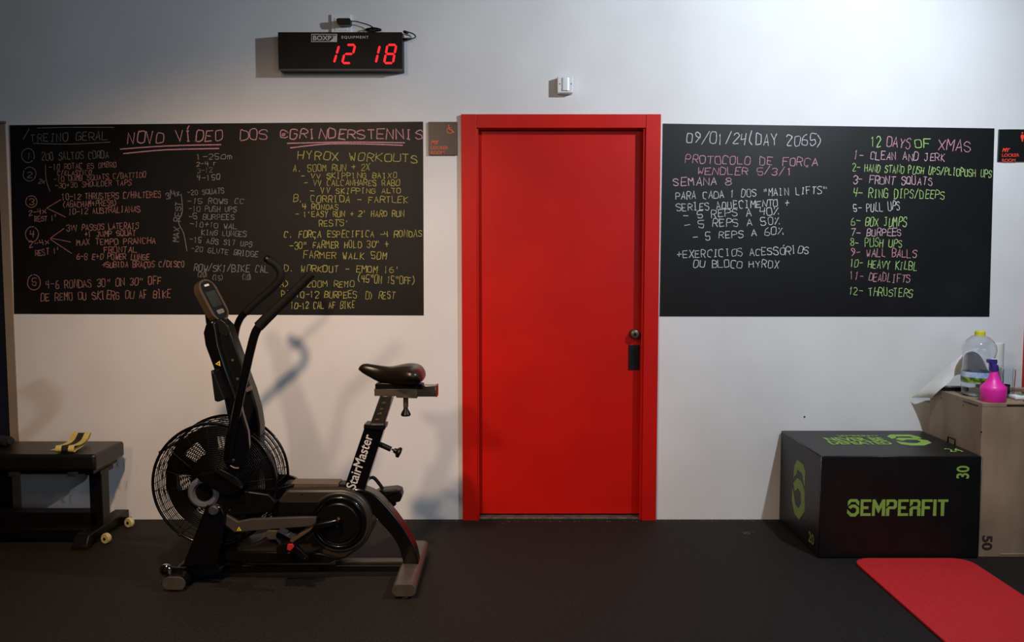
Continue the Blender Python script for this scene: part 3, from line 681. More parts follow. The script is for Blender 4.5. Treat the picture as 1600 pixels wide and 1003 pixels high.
# handles
def handle(yo, ln, far=False):
    h = bpy.data.objects.new('moving_handle', None); COL.objects.link(h); h.parent = bike
    if not far:
        h.location = U(362, 720, y=yo)-bike.location
        tube('handle_tube', [(413, 500, yo), (400, 518, yo), (392, 545, yo), (384, 580, yo), (375, 620, yo), (368, 655, yo+.01), (362, 690, yo+.02), (359, 722, yo+.03)], 0.0185, M_black, h, n=16)
        tube('foam_grip', [(488, 427, yo), (468, 447, yo), (447, 468, yo), (427, 487, yo), (404, 510, yo)], [0.0195, 0.0225], M_rub, h, n=16)
        prism('handle_blade', [(372, 612), (378, 645), (387, 675), (389, 700), (383, 725), (371, 742), (356, 735), (348, 718), (351, 690), (358, 655)], yo+0.02, yo+0.055, M_black, h, 0.007, 3, yp=yo+0.02)
        q = U(364.5, 719.5, y=yo+0.02); lathe('bolt', [(0, -0.006), (0.006, -0.005), (0.008, 0.0)], (q.x, yo+0.02, q.z), M_steel, h, 'y', 14)
        tube('blade_rib', [(360, 727.5, yo+.018), (366, 731, yo+.016), (373, 731.5, yo+.018)], 0.004, M_dsteel, h, n=8)
    else:
        h.location = U(380, 700, y=yo)-bike.location
        tube('handle_tube', [(386, 486, yo), (376, 497, yo), (369, 515, yo), (367, 540, yo), (372, 570, yo), (380, 610, yo), (386, 660, yo), (388, 720, yo)], 0.0165, M_black, h, n=16)
        tube('foam_grip', [(419, 406, yo), (430, 413, yo), (438, 424, yo), (437, 437, yo), (425, 451, yo), (405, 468, yo), (384, 488, yo)], 0.0195, M_rub, h, n=16)
        lathe('grip_end', [(0, 0.02), (0.012, 0.017), (0.020, 0.008), (0.021, -0.004), (0, -0.004)], U(418.5, 405.5, y=yo), M_plast, h, (-0.85, 0, 0.5), 16)
    return h
handle(-1.05, 0); handle(-0.60, 0, True)
# lower linkage casting and link arm
prism('linkage_casting', [(304, 744), (333, 736), (345, 733), (367, 745), (379, 762), (366, 774), (357, 776), (349, 774), (312, 753)], -1.00, -0.955, M_black, bike, 0.009, 3)
prism('linkage_cover', [(333, 736), (345, 733), (368, 745), (379, 761), (374, 763), (362, 755)], -1.012, -0.985, M_blackm, bike, 0.003, 2)
q = U(376.5, 761.5, y=-1.014); lathe('bolt', [(0, -0.006), (0.005, -0.005), (0.006, 0.0)], (q.x, -1.011, q.z), M_steel, bike, 'y', 12)
q = U(358.5, 797.5, y=-0.955); lathe('bolt', [(0, -0.004), (0.004, -0.003), (0.005, 0.004)], (q.x, -0.953, q.z), M_steel, bike, 'y', 12)
prism('fan_bracket', [(308, 760), (372, 765), (420, 772), (432, 785), (424, 800), (372, 806), (345, 806), (322, 792), (318, 775)], -0.952, -0.90, M_plast, bike, 0.006, yp=-0.95)
prism('link_arm', [(340, 803), (348, 801), (371, 815), (392, 811), (470, 808), (494, 808), (492, 822), (440, 826), (400, 829), (366, 832), (353, 821)], -0.965, -0.945, mat('grey_brown_arm', (60, 53, 47), 0.5, color2=(54, 48, 42), scale=8), bike, 0.003)
warn(373.5, 827, 4.2, -0.9652, bike)
# frame shroud
M_shr = M_grey
prism('frame_shroud', [(432, 778), (448, 764.5), (500, 764.5)]+[(530+52*sin(radians(t)), 816.5-52*cos(radians(t))) for t in range(0, 151, 7)]+[(540, 873), (515, 879), (400, 880), (352, 874), (345, 860), (400, 848), (430, 832), (424, 800)], -0.90, -0.74, M_shr, bike, 0.014, 3, yp=-0.90)
prism('shroud_recess', [(426, 784), (498, 784), (492, 808), (488, 830), (450, 846), (420, 848), (425, 800)], -0.908, -0.89, M_plast, bike, 0.003)
prism('lower_cover', [(344, 862), (440, 862), (500, 864), (530, 872), (515, 880), (400, 881), (352, 876)], -0.915, -0.88, M_plast, bike, 0.006)
prism('top_bar', [(455, 754.5), (529, 755), (529, 761), (455, 762)], -0.86, -0.78, mat('bronze_bar', (88, 72, 56), 0.45, color2=(80, 66, 51), scale=14), bike, 0.003)
prism('bar_connector', [(444, 756), (456, 755.5), (456, 762), (444, 763)], -0.855, -0.785, M_blackm, bike, 0.002)
prism('bar_connector', [(529, 756.5), (546, 757), (546, 763), (529, 762)], -0.855, -0.785, M_blackm, bike, 0.002)
q = U(471.5, 772.5, y=-0.902); lathe('shroud_screw', [(0, -0.002), (0.004, -0.001), (0.004, 0.003)], (q.x, -0.9005, q.z), M_blackm, bike, 'y', 10)
cr = U(529, 817, y=-0.91)
lathe('crank_disc', [(0, -0.008), (0.085, -0.008), (0.090, -0.004), (0.098, -0.006), (0.100, 0.0), (0.100, 0.012)], (cr.x, -0.912, cr.z), M_plast, bike, 'y', 56)
bm = bmesh.new(); add_tube(bm, ring(0.110, (cr.x, -0.905, cr.z), 72), 0.012, 12, True); finish(bm, 'disc_rim', M_black, bike, 60)
bm = bmesh.new(); add_tube(bm, ring(0.128, (cr.x, -0.896, cr.z), 72), 0.010, 10, True); finish(bm, 'outer_rim', mat('charcoal_rim', (40, 38, 36), 0.4, color2=(36, 34, 32), scale=10), bike, 60)
prism('crank_arm', [(530, 810), (533, 814), (530, 819), (500, 825), (484, 828), (480, 824), (484, 820), (500, 816)], -0.965, -0.935, M_black, bike, 0.004, yp=-0.95)
q = U(528, 812, y=-0.967); lathe('crank_bolt', [(0, -0.012), (0.006, -0.011), (0.010, -0.005), (0.011, 0.004)], (q.x, -0.965, q.z), mat('brass_bolt', (200, 150, 95), 0.25, metal=1.0, color2=(190, 140, 88), scale=10), bike, 'y', 16)
q = U(526.5, 822, y=-0.925); lathe('disc_bolt', [(0, -0.006), (0.004, -0.005), (0.005, 0.004)], (q.x, -0.921, q.z), M_steel, bike, 'y', 12)
# near pedal
pn = bpy.data.objects.new('pedal', None); COL.objects.link(pn); pn.parent = bike; pn.location = U(458, 845, y=-1.02)-bike.location
prism('pedal_body', [(489, 824), (487, 834), (470, 848), (452, 862), (440, 868), (433, 863), (432, 854), (438, 849), (452, 846), (470, 834)], -1.07, -0.985, M_plast, pn, 0.005, yp=-1.06)
prism('pedal_plate', [(488, 824.5), (484, 830), (457, 848), (452, 845), (468, 834)], -1.078, -1.06, mat('bronze_plate', (104, 84, 60), 0.4, metal=0.4, color2=(94, 76, 55), scale=20), pn, 0.002)
prism('reflector', [(449, 851), (456, 850), (459, 855), (453, 861), (448, 859)], -1.084, -1.07, mat('red_reflector', (190, 45, 50), 0.25, color2=(170, 36, 42), scale=60), pn, 0.002)
prism('counterweight', [(459, 855), (463, 853), (482, 872), (480, 877), (472, 876), (456, 861)], -1.065, -1.04, M_plast, pn, 0.003)
P = catmull([U(a, b, y=-1.02) for a, b in ((450, 853), (440, 846), (434, 837), (436, 828), (445, 831), (458, 838), (470, 838))], 5)
bm = bmesh.new()
for i in range(len(P)-1):
    a, b = P[i], P[i+1]; d = (b-a).normalized(); n_ = Vector((-d.z, 0, d.x))*0.0016
    vs = [bm.verts.new(p) for p in (a-n_+Vector((0, -.03, 0)), b-n_+Vector((0, -.03, 0)), b-n_+Vector((0, .03, 0)), a-n_+Vector((0, .03, 0)), a+n_+Vector((0, -.03, 0)), b+n_+Vector((0, -.03, 0)), b+n_+Vector((0, .03, 0)), a+n_+Vector((0, .03, 0)))]
    for q in ((0,3,2,1),(4,5,6,7),(0,1,5,4),(1,2,6,5),(2,3,7,6),(3,0,4,7)): bm.faces.new([vs[j] for j in q])
bmesh.ops.remove_doubles(bm, verts=bm.verts, dist=1e-5); bmesh.ops.recalc_face_normals(bm, faces=bm.faces)
finish(bm, 'toe_strap', mat('dark_blue_grey_strap', (38, 40, 48), 0.5, color2=(33, 35, 42), scale=60), pn, 40)
prism('toe_plate', [(417, 829), (434, 829), (434, 843), (420, 843), (414, 837)], -1.00, -0.99, M_dsteel, pn, 0.002)
q = U(476, 872.5, y=-1.066); lathe('pedal_screw', [(0, -0.003), (0.003, -0.002), (0.004, 0.002)], (q.x, -1.0655, q.z), M_steel, pn, 'y', 10)
# far pedal
pf = bpy.data.objects.new('pedal', None); COL.objects.link(pf); pf.parent = bike; pf.location = U(600, 775, y=-0.62)-bike.location
prism('pedal_body', [(583, 772), (592, 767), (618, 764.5), (626, 767), (628, 776), (625, 784), (612, 787), (596, 787), (585, 783)], -0.68, -0.60, M_plast, pf, 0.005, yp=-0.68)
prism('pedal_plate', [(596, 769), (617, 766.5), (621, 770), (602, 775)], -0.686, -0.675, M_blackm, pf, 0.002)
prism('counterweight', [(607, 785), (617, 784), (619, 789), (613, 793), (608, 790)], -0.67, -0.65, M_plast, pf, 0.002)
P = catmull([U(a, b, y=-0.64) for a, b in ((590, 779), (578, 773), (570, 762), (575, 750), (583, 746), (592, 755), (600, 767))], 5)
bm = bmesh.new(); add_tube(bm, P, 0.006, 8, sx=3.6); finish(bm, 'toe_strap', M_rub, pf, 60)
tube('pedal_axle', [(600, 778, -0.73), (600, 778, -0.68)], 0.007, M_steel, pf)
prism('crank_arm', [(532, 820), (526, 815), (595, 775), (603, 778), (602, 783)], -0.73, -0.71, M_blackm, bike, 0.003)
# rear strut, seat tube
pc = lambda q: [(v.x, v.y) for v in catmull([Vector((a, b, 0)) for a, b in q], 4)]
prism('rear_strut', pc([(553, 764), (566, 765), (585, 773), (604, 791), (624, 816), (640, 842), (649, 861), (654, 884)])+pc([(631, 884), (624, 858), (612, 837), (596, 819), (582, 803), (567, 788), (556, 778)]), -0.87, -0.785, M_black, bike, 0.006, 2, yp=-0.87)
tb = prism('seat_tube', [(569.5, 667), (600, 670.5), (566, 777), (534, 772)], -0.86, -0.785, M_black, bike, 0.006, 3)
prism('tube_collar', [(568.5, 663), (602.5, 664), (601.5, 671), (598, 672.5), (568, 670)], -0.866, -0.779, M_plast, bike, 0.003)
sp = prism('seat_post', [(593.7, 618), (615, 618), (599.5, 666), (577, 666)], -0.85, -0.795, M_steel, bike, 0.004, 2)
for qx, qy in ((598, 629), (595, 638.5), (591.5, 646), (588, 655)):
    prism('post_notch', [(qx-1.5, qy), (qx+4.5, qy-1), (qx+4.5, qy+1.6), (qx-2, qy+2)], -0.853, -0.849, mat('brass_mark', (120, 95, 62), 0.4, metal=0.6, color2=(100, 80, 52), scale=30), sp, 0.0)
lo = U(548.5, 764, y=-0.861); hi = U(577, 680, y=-0.861); dr = (hi-lo); dr.y = 0; Lt = dr.length; dr.normalize()
up_ = Vector((-dr.z, 0, dr.x)); base = U(555, 765.5, y=-0.861)
text('printed_lettering', 'StairMaster', M_white, bike, base, dr, up_, Lt, 0.045, 0.012, 0.0008)
bs = prism('seat_slider', [(584.6, 607.7), (651.6, 607.7), (651.6, 622.5), (619, 621.5), (619, 619), (585, 618.8)], -0.855, -0.79, M_dsteel, bike, 0.002)
prism('slider_bar', [(650, 602.7), (681, 602.7), (681, 620), (650, 620)], -0.85, -0.795, M_steel, bike, 0.003)
prism('slider_end', [(680.5, 602.2), (683.2, 602.2), (683.2, 620.3), (680.5, 620.3)], -0.852, -0.793, mat('red_end_cap', (110, 22, 20), 0.35, color2=(98, 18, 17), scale=20), bike, 0.001)
prism('saddle_plate', [(586, 600), (596, 598.5), (660, 601), (661, 607.5), (586, 607.5)], -0.86, -0.785, M_plast, bike, 0.003)
tube('slider_pin', [(634, 620, -0.82), (634, 636, -0.82)], 0.0115, M_dsteel, bike)
q = U(634, 643.5, y=-0.82); lathe('slider_knob', [(0, 0.022), (0.009, 0.022), (0.011, 0.012), (0.020, -0.004), (0.023, -0.012), (0.019, -0.018), (0, -0.020)], q, M_plast, bike, 'z', 20)
tube('height_pin', [(588, 692, -0.82), (600, 697, -0.82), (611, 702, -0.82)], 0.0125, M_blackm, bike)
q = U(619, 705, y=-0.82); axd = U(611, 702, y=-0.82)-U(588, 692, y=-0.82)
lathe('height_knob', [(0.004, -0.022), (0.004, -0.014), (0.010, -0.012), (0.013, 0.0), (0.024, 0.008), (0.025, 0.016), (0.020, 0.022), (0, 0.024)], q, M_plast, bike, axd, 20)
# saddle: rings along x
prof = [(560.0, 576.5, 577.5, .004), (562.5, 572, 580, .018), (567, 569, 584, .026), (578, 569.5, 590.5, .031), (590, 571.5, 597, .037), (600, 573, 600, .048), (610, 573, 602, .068), (620, 571.5, 603, .092), (632, 570, 603, .116), (643, 570.5, 603, .128), (652, 573, 601.5, .124), (658, 579, 598, .108), (661.5, 586, 594.5, .078), (662.6, 589, 591, .02)]
bm = bmesh.new(); rings = []; n = 26
for px_, t_, b_, hw in prof:
    A = U(px_, t_, y=YC-hw*0.35); B = U(px_, b_, y=YC-hw*0.5); zc = (A.z+B.z)/2; hz = (A.z-B.z)/2; x = A.x
    rg = []
    for k in range(n):
        a = 2*pi*k/n; ca, sa = cos(a), sin(a)
        yy = math.copysign(abs(ca)**0.75, ca)*hw; zz = math.copysign(abs(sa)**0.7, sa)*hz
        if sa < 0: yy *= (1-0.30*abs(sa))
        zz -= (0.10*hz*(1-abs(ca)) if sa > 0 and hw > 0.06 else 0)
        rg.append(bm.verts.new((x, YC+yy, zc+zz)))
    rings.append(rg)
for A, B in zip(rings, rings[1:]):
    for k in range(n): bm.faces.new((A[k], A[(k+1) % n], B[(k+1) % n], B[k]))
bm.faces.new(rings[0][::-1]); bm.faces.new(rings[-1])
bmesh.ops.recalc_face_normals(bm, faces=bm.faces); bmesh.ops.subdivide_edges(bm, edges=bm.edges[:], cuts=1, smooth=0.6, use_grid_fill=True)
finish(bm, 'saddle', mat('saddle_vinyl', (22, 18, 15), 0.30, color2=(27, 22, 18), scale=10, bump=0.03, bscale=200), bike, 70)

# ---------------------------------------------------------------- bench on the left
bx1 = -2.078; bx0 = -3.15
bench = empty('weight_bench', (-2.5, -0.27, 0), 'flat black padded weight bench with cream wheels at the left edge beside the bike', 'bench')
bm = bmesh.new(); add_box(bm, (bx0, -0.43, 0.378), (bx1+0.005, -0.105, 0.462)); bevel(bm, 0.016, 4); finish(bm, 'bench_pad', M_leather, bench, 40)
bm = bmesh.new(); add_box(bm, (bx0+0.03, -0.40, 0.355), (bx1-0.02, -0.14, 0.380)); bevel(bm, 0.003); finish(bm, 'pad_board', M_blackm, bench)
for px_ in (20, 112):
    a = U(px_-7, 731, y=-0.432); b = U(px_+7, 736.5, y=-0.432)
    box('pad_bracket', (a.x, -0.436, 0.352), (b.x, -0.40, 0.372), mat('grey_bracket', (38, 37, 36), 0.5, color2=(32, 31, 30), scale=30), bench, 0.002)
for xx in (-2.165, -3.02):
    box('bench_post', (xx, -0.315, 0.05), (xx+0.065, -0.235, 0.372), M_blackm, bench, 0.004)
box('post_plate', (-2.172, -0.34, 0.335), (-2.092, -0.20, 0.358), M_blackm, bench, 0.003)
box('base_beam', (-3.05, -0.315, 0.065), (-2.13, -0.235, 0.135), M_blackm, bench, 0.004)
box('lower_beam', (-3.05, -0.405, 0.03), (-2.15, -0.325, 0.075), M_blackm, bench, 0.004)
for xx in (-2.17, -3.02):
    bm = bmesh.new(); add_box(bm, (xx, -0.50, 0.018), (xx+0.075, -0.03, 0.066))
    for v in bm.verts:
        if v.co.y < -0.49 and v.co.z > 0.05: v.co.y += 0.03
    bevel(bm, 0.004); f = finish(bm, 'foot_bar', M_blackm, bench)
    for yy in (-0.50, -0.08): box('rubber_foot', (xx-0.003, yy, 0.0005), (xx+0.078, yy+0.05, 0.020), M_rub, f, 0.003)
M_cream = mat('cream_wheel', (205, 190, 140), 0.45, color2=(192, 176, 128), scale=14)
for yy in (-0.40, -0.14):
    wl = lathe('bench_wheel', [(0, -0.012), (0.008, -0.012), (0.012, -0.011), (0.023, -0.012), (0.0265, -0.007), (0.0265, 0.007), (0.023, 0.012), (0, 0.012)], (-2.045, yy, 0.0275), M_cream, bench, (0.35, 1, 0), 24)
    lathe('wheel_hub', [(0, -0.015), (0.006, -0.015), (0.0085, -0.011)], (-2.045, yy, 0.0275), M_blackm, wl, (0.35, 1, 0), 12)
    box('wheel_bracket', (-2.10, yy+0.012, 0.022), (-2.04, yy+0.020, 0.052), M_blackm, bench, 0.002)
bm = bmesh.new()
for i in range(7):
    x = -2.075+random.uniform(-0.02, 0.035); z = 0.378; add_tube(bm, [(x, -0.16, z), (x+random.uniform(-.006, .006), -0.163, z-0.02), (x+random.uniform(-.012, .012), -0.160, z-random.uniform(.03, .055))], 0.0007, 3)
finish(bm, 'frayed_threads', M_rub, bench)
# lifting strap: one closed three-stripe loop lying on the pad
M_sy = mat('strap_yellow_webbing', (205, 190, 110), 0.8, color2=(190, 175, 98), scale=120, bump=0.2, bscale=400)
M_sb = mat('strap_black_webbing', (24, 22, 22), 0.8, color2=(30, 28, 27), scale=120, bump=0.2, bscale=400)
X0 = U(103, 706, y=-0.40).x
path = [(0.0, -0.405, 0.468), (-.012, -0.418, 0.480), (-.004, -0.405, 0.496), (0.022, -0.37, 0.492), (0.045, -0.31, 0.486), (0.075, -0.24, 0.502), (0.105, -0.185, 0.526), (0.122, -0.170, 0.518), (0.125, -0.178, 0.500), (0.105, -0.22, 0.480), (0.075, -0.28, 0.468), (0.038, -0.36, 0.4675)]
P = catmull([Vector((X0-a*0.28, b, c+0.003 if c < 0.5 else c-0.008)) for a, b, c in path], 5, True)
bm = bmesh.new(); wd = [-0.045, -0.017, 0.017, 0.045]
V = []
for i, p_ in enumerate(P):
    d = (P[(i+1) % len(P)]-P[i-1]).normalized(); s_ = Vector((1, 0.0, 0)); s_ = (s_-d*s_.dot(d)).normalized(); nn = d.cross(s_).normalized()*0.0016
    V.append(([bm.verts.new(p_+s_*w_+nn) for w_ in wd], [bm.verts.new(p_+s_*w_-nn) for w_ in wd]))
for i in range(len(V)):
    A, B = V[i], V[(i+1) % len(V)]
    for k in range(3):
        for q, fl in ((0, False), (1, True)):
            f = bm.faces.new((A[q][k], A[q][k+1], B[q][k+1], B[q][k])); f.material_index = 0 if k != 1 else 1
    for k in (0, 3): bm.faces.new((A[0][k], B[0][k], B[1][k], A[1][k]))
bmesh.ops.recalc_face_normals(bm, faces=bm.faces)
o = finish(bm, 'knee_wrap', [M_sy, M_sb], None, 60); rebase(o, (X0, -0.3, 0.462)); tag(o, 'yellow and black striped elastic wrap lying folded on the black bench', 'strap')
a = U(78, 703.5, z=0.4632); b = U(90, 699.5, z=0.4632); c = U(91, 703.8, z=0.4632)
bm = bmesh.new(); add_prism(bm, [a, b, c], (0, 0, 0.001)); bmesh.ops.recalc_face_normals(bm, faces=bm.faces)
o = finish(bm, 'paper_scrap', mat('paper_scrap', (190, 182, 174), 0.8, color2=(180, 172, 164), scale=20), None, 0); rebase(o, (a.x, a.y, 0.4625)); tag(o, 'small pale triangular paper scrap on the bench beside the striped wrap', 'paper')
# black rolled cloth at the left end of the bench
bm = bmesh.new(); P = catmull([U(-40, 697, y=-0.22), U(-10, 696, y=-0.22), U(6, 692, y=-0.24), U(17, 688, y=-0.25)], 6)
for p_ in P: p_.z = max(p_.z, 0.464+0.022)
add_tube(bm, P, [0.034, 0.034, 0.030, 0.028, 0.022], 12)
for v in bm.verts:
    v.co += Vector((0, random.uniform(-.003, .003), random.uniform(-.002, .002)))
    if v.co.z < 0.4645: v.co.z = 0.4645
o = finish(bm, 'rolled_cloth', mat('black_cloth', (12, 11, 11), 0.9, color2=(18, 17, 17), scale=60, bump=0.3, bscale=120), None, 60); rebase(o, (P[2].x, P[2].y, 0.4625)); tag(o, 'rolled black cloth at the far left end of the bench', 'cloth')

# ---------------------------------------------------------------- black soft plyometric box
PX0, PX1, PYF, PYB, PZ = 1.468, 2.232, -0.615, -0.008, 0.498
pb = empty('plyometric_box', ((PX0+PX1)/2, (PYF+PYB)/2, 0), 'black soft plyometric box with lime green lettering under the right chalkboard', 'plyometric box')
bm = bmesh.new(); add_box(bm, (PX0, PYF, 0.0005), (PX1, PYB, PZ)); bevel(bm, 0.008, 3); finish(bm, 'box_cover', M_pvc, pb, 40)
bm = bmesh.new(); e = 0.0025
z_ = PZ-0.003
add_tube(bm, [(PX0+.01, PYF+0.001, z_), (PX1-.01, PYF+0.001, z_)], e, 6); add_tube(bm, [(PX0+0.001, PYF+.01, z_), (PX0+0.001, PYB-.01, z_)], e, 6)
add_tube(bm, [(PX1-.001, PYF+.01, z_), (PX1-.001, PYB-.01, z_)], e, 6); add_tube(bm, [(PX0+0.001, PYF+0.001, 0.01), (PX0+0.001, PYF+0.001, z_)], e, 6); add_tube(bm, [(PX1-0.001, PYF+0.001, 0.01), (PX1-0.001, PYF+0.001, z_)], e, 6)
finish(bm, 'seam_piping', mat('seam_piping', (40, 38, 37), 0.35, color2=(34, 32, 31), scale=30), pb, 60)
def F1(p): return U(1320+p[0]/9.41, 770+p[1]/9.41, y=PYF)
L0 = [[(80,92),(180,92),(212,128),(208,190),(165,150),(160,132),(85,132),(85,150),(42,190),(45,125)], [(100,172),(155,172),(208,215),(208,295),(155,348),(80,348),(30,295),(35,240),(75,280),(100,302),(140,302),(165,275),(165,235),(140,215),(110,215),(85,238),(50,208)]]
LE = [(235,97),(388,97),(388,132),(275,132),(272,198),(348,198),(345,238),(272,238),(270,300),(378,300),(378,338),(225,338)]
LM = [(408,97),(450,97),(500,200),(552,97),(598,97),(588,338),(540,338),(545,200),(497,295),(485,295),(445,200),(438,338),(395,338)]
LP = [(613,97),(740,97),(768,125),(765,205),(735,238),(655,238),(650,338),(603,338),(605,240),(645,200),(710,200),(722,185),(722,145),(710,132),(655,132),(652,165),(610,210)]
LR = [(958,97),(1085,97),(1115,125),(1112,190),(1100,212),(1112,235),(1108,338),(1060,338),(1062,240),(1000,238),(995,338),(948,338),(950,235),(990,198),(1055,198),(1070,180),(1070,145),(1055,132),(1002,132),(1000,165),(955,205)]
LF = [(1132,97),(1290,97),(1290,132),(1175,132),(1172,198),(1250,198),(1250,238),(1170,238),(1165,338),(1120,338)]
LI = [(1305,97),(1350,97),(1342,338),(1293,338)]
LT = [(1370,97),(1522,97),(1520,132),(1465,132),(1455,338),(1408,338),(1412,132),(1368,132)]
SF = L0+[LE, LM, LP, [(x+550, y) for x, y in LE], LR, LF, LI, LT]
for q_ in SF: polyflat('printed_letter', [[F1(p) for p in q_]], M_green, pb, (0, -1, 0), 0.0012)
# emblem on the left face
def F2(p): return U(1220+p[0]/5.9, 700+p[1]/5.9, x=PX0)
EM = [[(152,108),(128,160),(118,275),(150,235),(155,195),(198,235),(212,320),(222,365),(228,215),(210,155)],
      [(155,275),(118,320),(130,400),(160,370),(185,410),(190,510),(163,560),(135,515),(120,420),(110,370),(103,480),(130,610),(170,660),(222,585),(222,400),(195,310)]]
for q_ in EM: polyflat('printed_emblem', [[F2(p) for p in q_]], M_green, pb, (-1, 0, 0), 0.0012)
def F3(p): return U(1280+p[0]/6.154, 660+p[1]/6.154, z=PZ)
ET = [[(685,118),(650,135),(695,158),(735,152),(735,135),(870,135),(920,158),(985,155),(960,140),(870,118)],
      [(760,150),(733,163),(800,178),(850,165),(940,168),(978,188),(940,200),(880,200),(790,190),(735,180),(780,208),(880,222),(1010,222),(1080,198),(1045,175),(900,152)]]
for q_ in ET: polyflat('printed_emblem', [[F3(p) for p in q_]], M_green, pb, (0, 0, 1), 0.0012)
def top_text(s_, p0, p1, yb_, yt_, **k):
    a = F3((p0, yb_)); b = F3((p1, yb_)); c = F3((p0, yt_))
    text('printed_lettering', s_, M_green, pb, (a.x, a.y, PZ), (1, 0, 0), (0, 1, 0), b.x-a.x, abs(c.y-a.y), **k)
top_text('DEFEATED', 122, 722, 214, 184, bold=0.03, lift=0.0014); top_text('NEVER BE', 90, 660, 181, 147, bold=0.03, lift=0.0014); top_text('SEMPERFIT', 188, 590, 140, 124, bold=0.01, lift=0.0014)
a = F3((1262, 284)); b = F3((1400, 284)); c = F3((1262, 252))
text('printed_lettering', '24', M_green, pb, (a.x, a.y, PZ), (1, 0, 0), (0, 1, 0), b.x-a.x, abs(c.y-a.y), bold=0.01, lift=0.0014)
a = U(1514, 747.6, y=PYF); b = U(1494.5, 727.6, y=PYF)
text('printed_lettering', '30', M_green, pb, (a.x, PYF, a.z), (0, 0, 1), (-1, 0, 0), b.z-a.z, a.x-b.x, bold=0.02, lift=0.0014)
a = U(1263.5, 845, x=PX0); b = U(1272, 850, x=PX0); c = U(1264, 829, x=PX0)
text('printed_lettering', '20', M_green, pb, (PX0, a.y, a.z), (0, -1, 0), (0, 0, 1), abs(b.y-a.y), c.z-a.z, bold=0.01, lift=0.0014)
bm = bmesh.new(); h0 = F3((1275, 190)); h1 = F3((1352, 218)); h0.x = min(h0.x, PX1-0.006); h1.x = min(h1.x, PX1-0.006); add_tube(bm, [h0, h0+Vector((0, 0, 0.028)), h1+Vector((0, 0, 0.028)), h1], 0.0035, 6)
finish(bm, 'strap_loop', M_rub, pb, 30)
# ---------------------------------------------------------------- plywood box
M_ply = mat('plywood_box', (122, 102, 80), 0.6, color2=(170, 148, 120), scale=4.5, bump=0.06, bscale=60, detail=7, stretch=(1, 1, 0.45), ramp=(0.3, 0.72))
M_edge = mat('plywood_edge', (112, 92, 70), 0.7, color2=(128, 106, 82), scale=40)
WX0, WX1, WYF, WYB, WZ = 2.238, 2.86, -0.592, -0.085, 0.747
wb = empty('plywood_box', ((WX0+WX1)/2, (WYF+WYB)/2, 0), 'tall worn plywood jump box holding bottles at the right edge', 'plyometric box')
t = 0.018
box('side_panel', (WX0, WYF+t, 0.0005), (WX0+t, WYB-t, WZ-t), M_ply, wb, 0.0015); box('side_panel', (WX1-t, WYF+t, 0.0005), (WX1, WYB-t, WZ-t), M_ply, wb, 0.0015)
box('front_panel', (WX0, WYF, 0.0005), (WX1, WYF+t, WZ-t-0.0015), M_ply, wb, 0.0015); box('back_panel', (WX0, WYB-t, 0.0005), (WX1, WYB, WZ-t), M_ply, wb, 0.0015)
box('top_panel', (WX0, WYF, WZ-t), (WX1, WYB, WZ), M_ply, wb, 0.0015)
a = U(1551, 836.5, y=WYF); b = U(1533.5, 859.5, y=WYF)
text('printed_lettering', '50', mat('dark_brown_stencil', (52, 34, 26), 0.7, color2=(44, 28, 22), scale=40), wb, (b.x, WYF, a.z), (0, 0, -1), (1, 0, 0), a.z-b.z, a.x-b.x, bold=0.035, lift=0.001)
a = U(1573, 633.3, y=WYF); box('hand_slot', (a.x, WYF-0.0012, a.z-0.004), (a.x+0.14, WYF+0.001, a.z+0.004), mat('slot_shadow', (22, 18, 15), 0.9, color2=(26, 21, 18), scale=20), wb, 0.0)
a = U(1563, 866, y=WYF); box('edge_chip', (a.x, WYF-0.0012, a.z-0.002), (a.x+0.2, WYF+0.001, a.z+0.004), mat('fresh_wood', (176, 150, 112), 0.7, color2=(160, 136, 100), scale=30), wb, 0.0)
for qx, qy in ((1533.5, 675),):
    q = U(qx, qy, y=WYF); lathe('screw', [(0, -0.001), (0.004, -0.001), (0.004, 0.002)], q, M_blackm, wb, 'y', 8)
for z0, y0 in ((0.728, -0.2), (0.728, -0.42)):
    lathe('screw', [(0, -0.001), (0.0035, -0.001), (0.0035, 0.002)], (WX0, y0, z0-0.02), M_blackm, wb, 'x', 8)
a = U(1505, 622, x=WX0-0.001); b = U(1528, 633, x=WX0-0.001)
box('joint_gap', (WX0-0.001, b.y, WZ-t-0.003), (WX0+0.001, a.y, WZ-t+0.001), mat('slot_shadow', (22, 18, 15)), wb, 0)

# ---------------------------------------------------------------- things on the plywood box
def on_top(px, py): return U(px, py, z=WZ)
# water jug
M_clear = mat('clear_plastic', (250, 251, 255), 0.05, trans=1.0, color2=(247, 249, 254), scale=8)
M_clear.node_tree.nodes['Principled BSDF'].inputs['IOR'].default_value = 1.35
jb = on_top(1528, 607); jb.y += 0.06; jb = Vector((jb.x, -0.36, WZ))
jt = U(1528, 517, y=-0.36); Hj = jt.z-WZ; Rj = (U(1552.5, 590, y=-0.36).x-U(1504, 590, y=-0.36).x)/2; jb.x = U(1528.5, 590, y=-0.36).x
jug = empty('water_jug', jb, 'large clear plastic water jug with yellow cap on the plywood box', 'bottle')
outer = [(0, .004), (.55, .0), (.86, .005), (.97, .05), (1.0, .12), (.975, .20), (1.0, .215), (1.0, .39), (.975, .405), (.93, .46), (.93, .54), (.90, .60), (.96, .66), (1.02, .72), (.99, .79), (.80, .88), (.50, .945), (.27, .965), (.26, .985)]
prof = [(r*Rj, h*Hj*0.97) for r, h in outer]
inn = [(max(r*Rj-0.0012, 0), h*Hj*0.97+(0.0015 if i < 3 else 0)) for i, (r, h) in enumerate(outer)][::-1]
lathe('bottle_body', prof+inn, jb, M_clear, jug, 'z', 40, smooth=60)
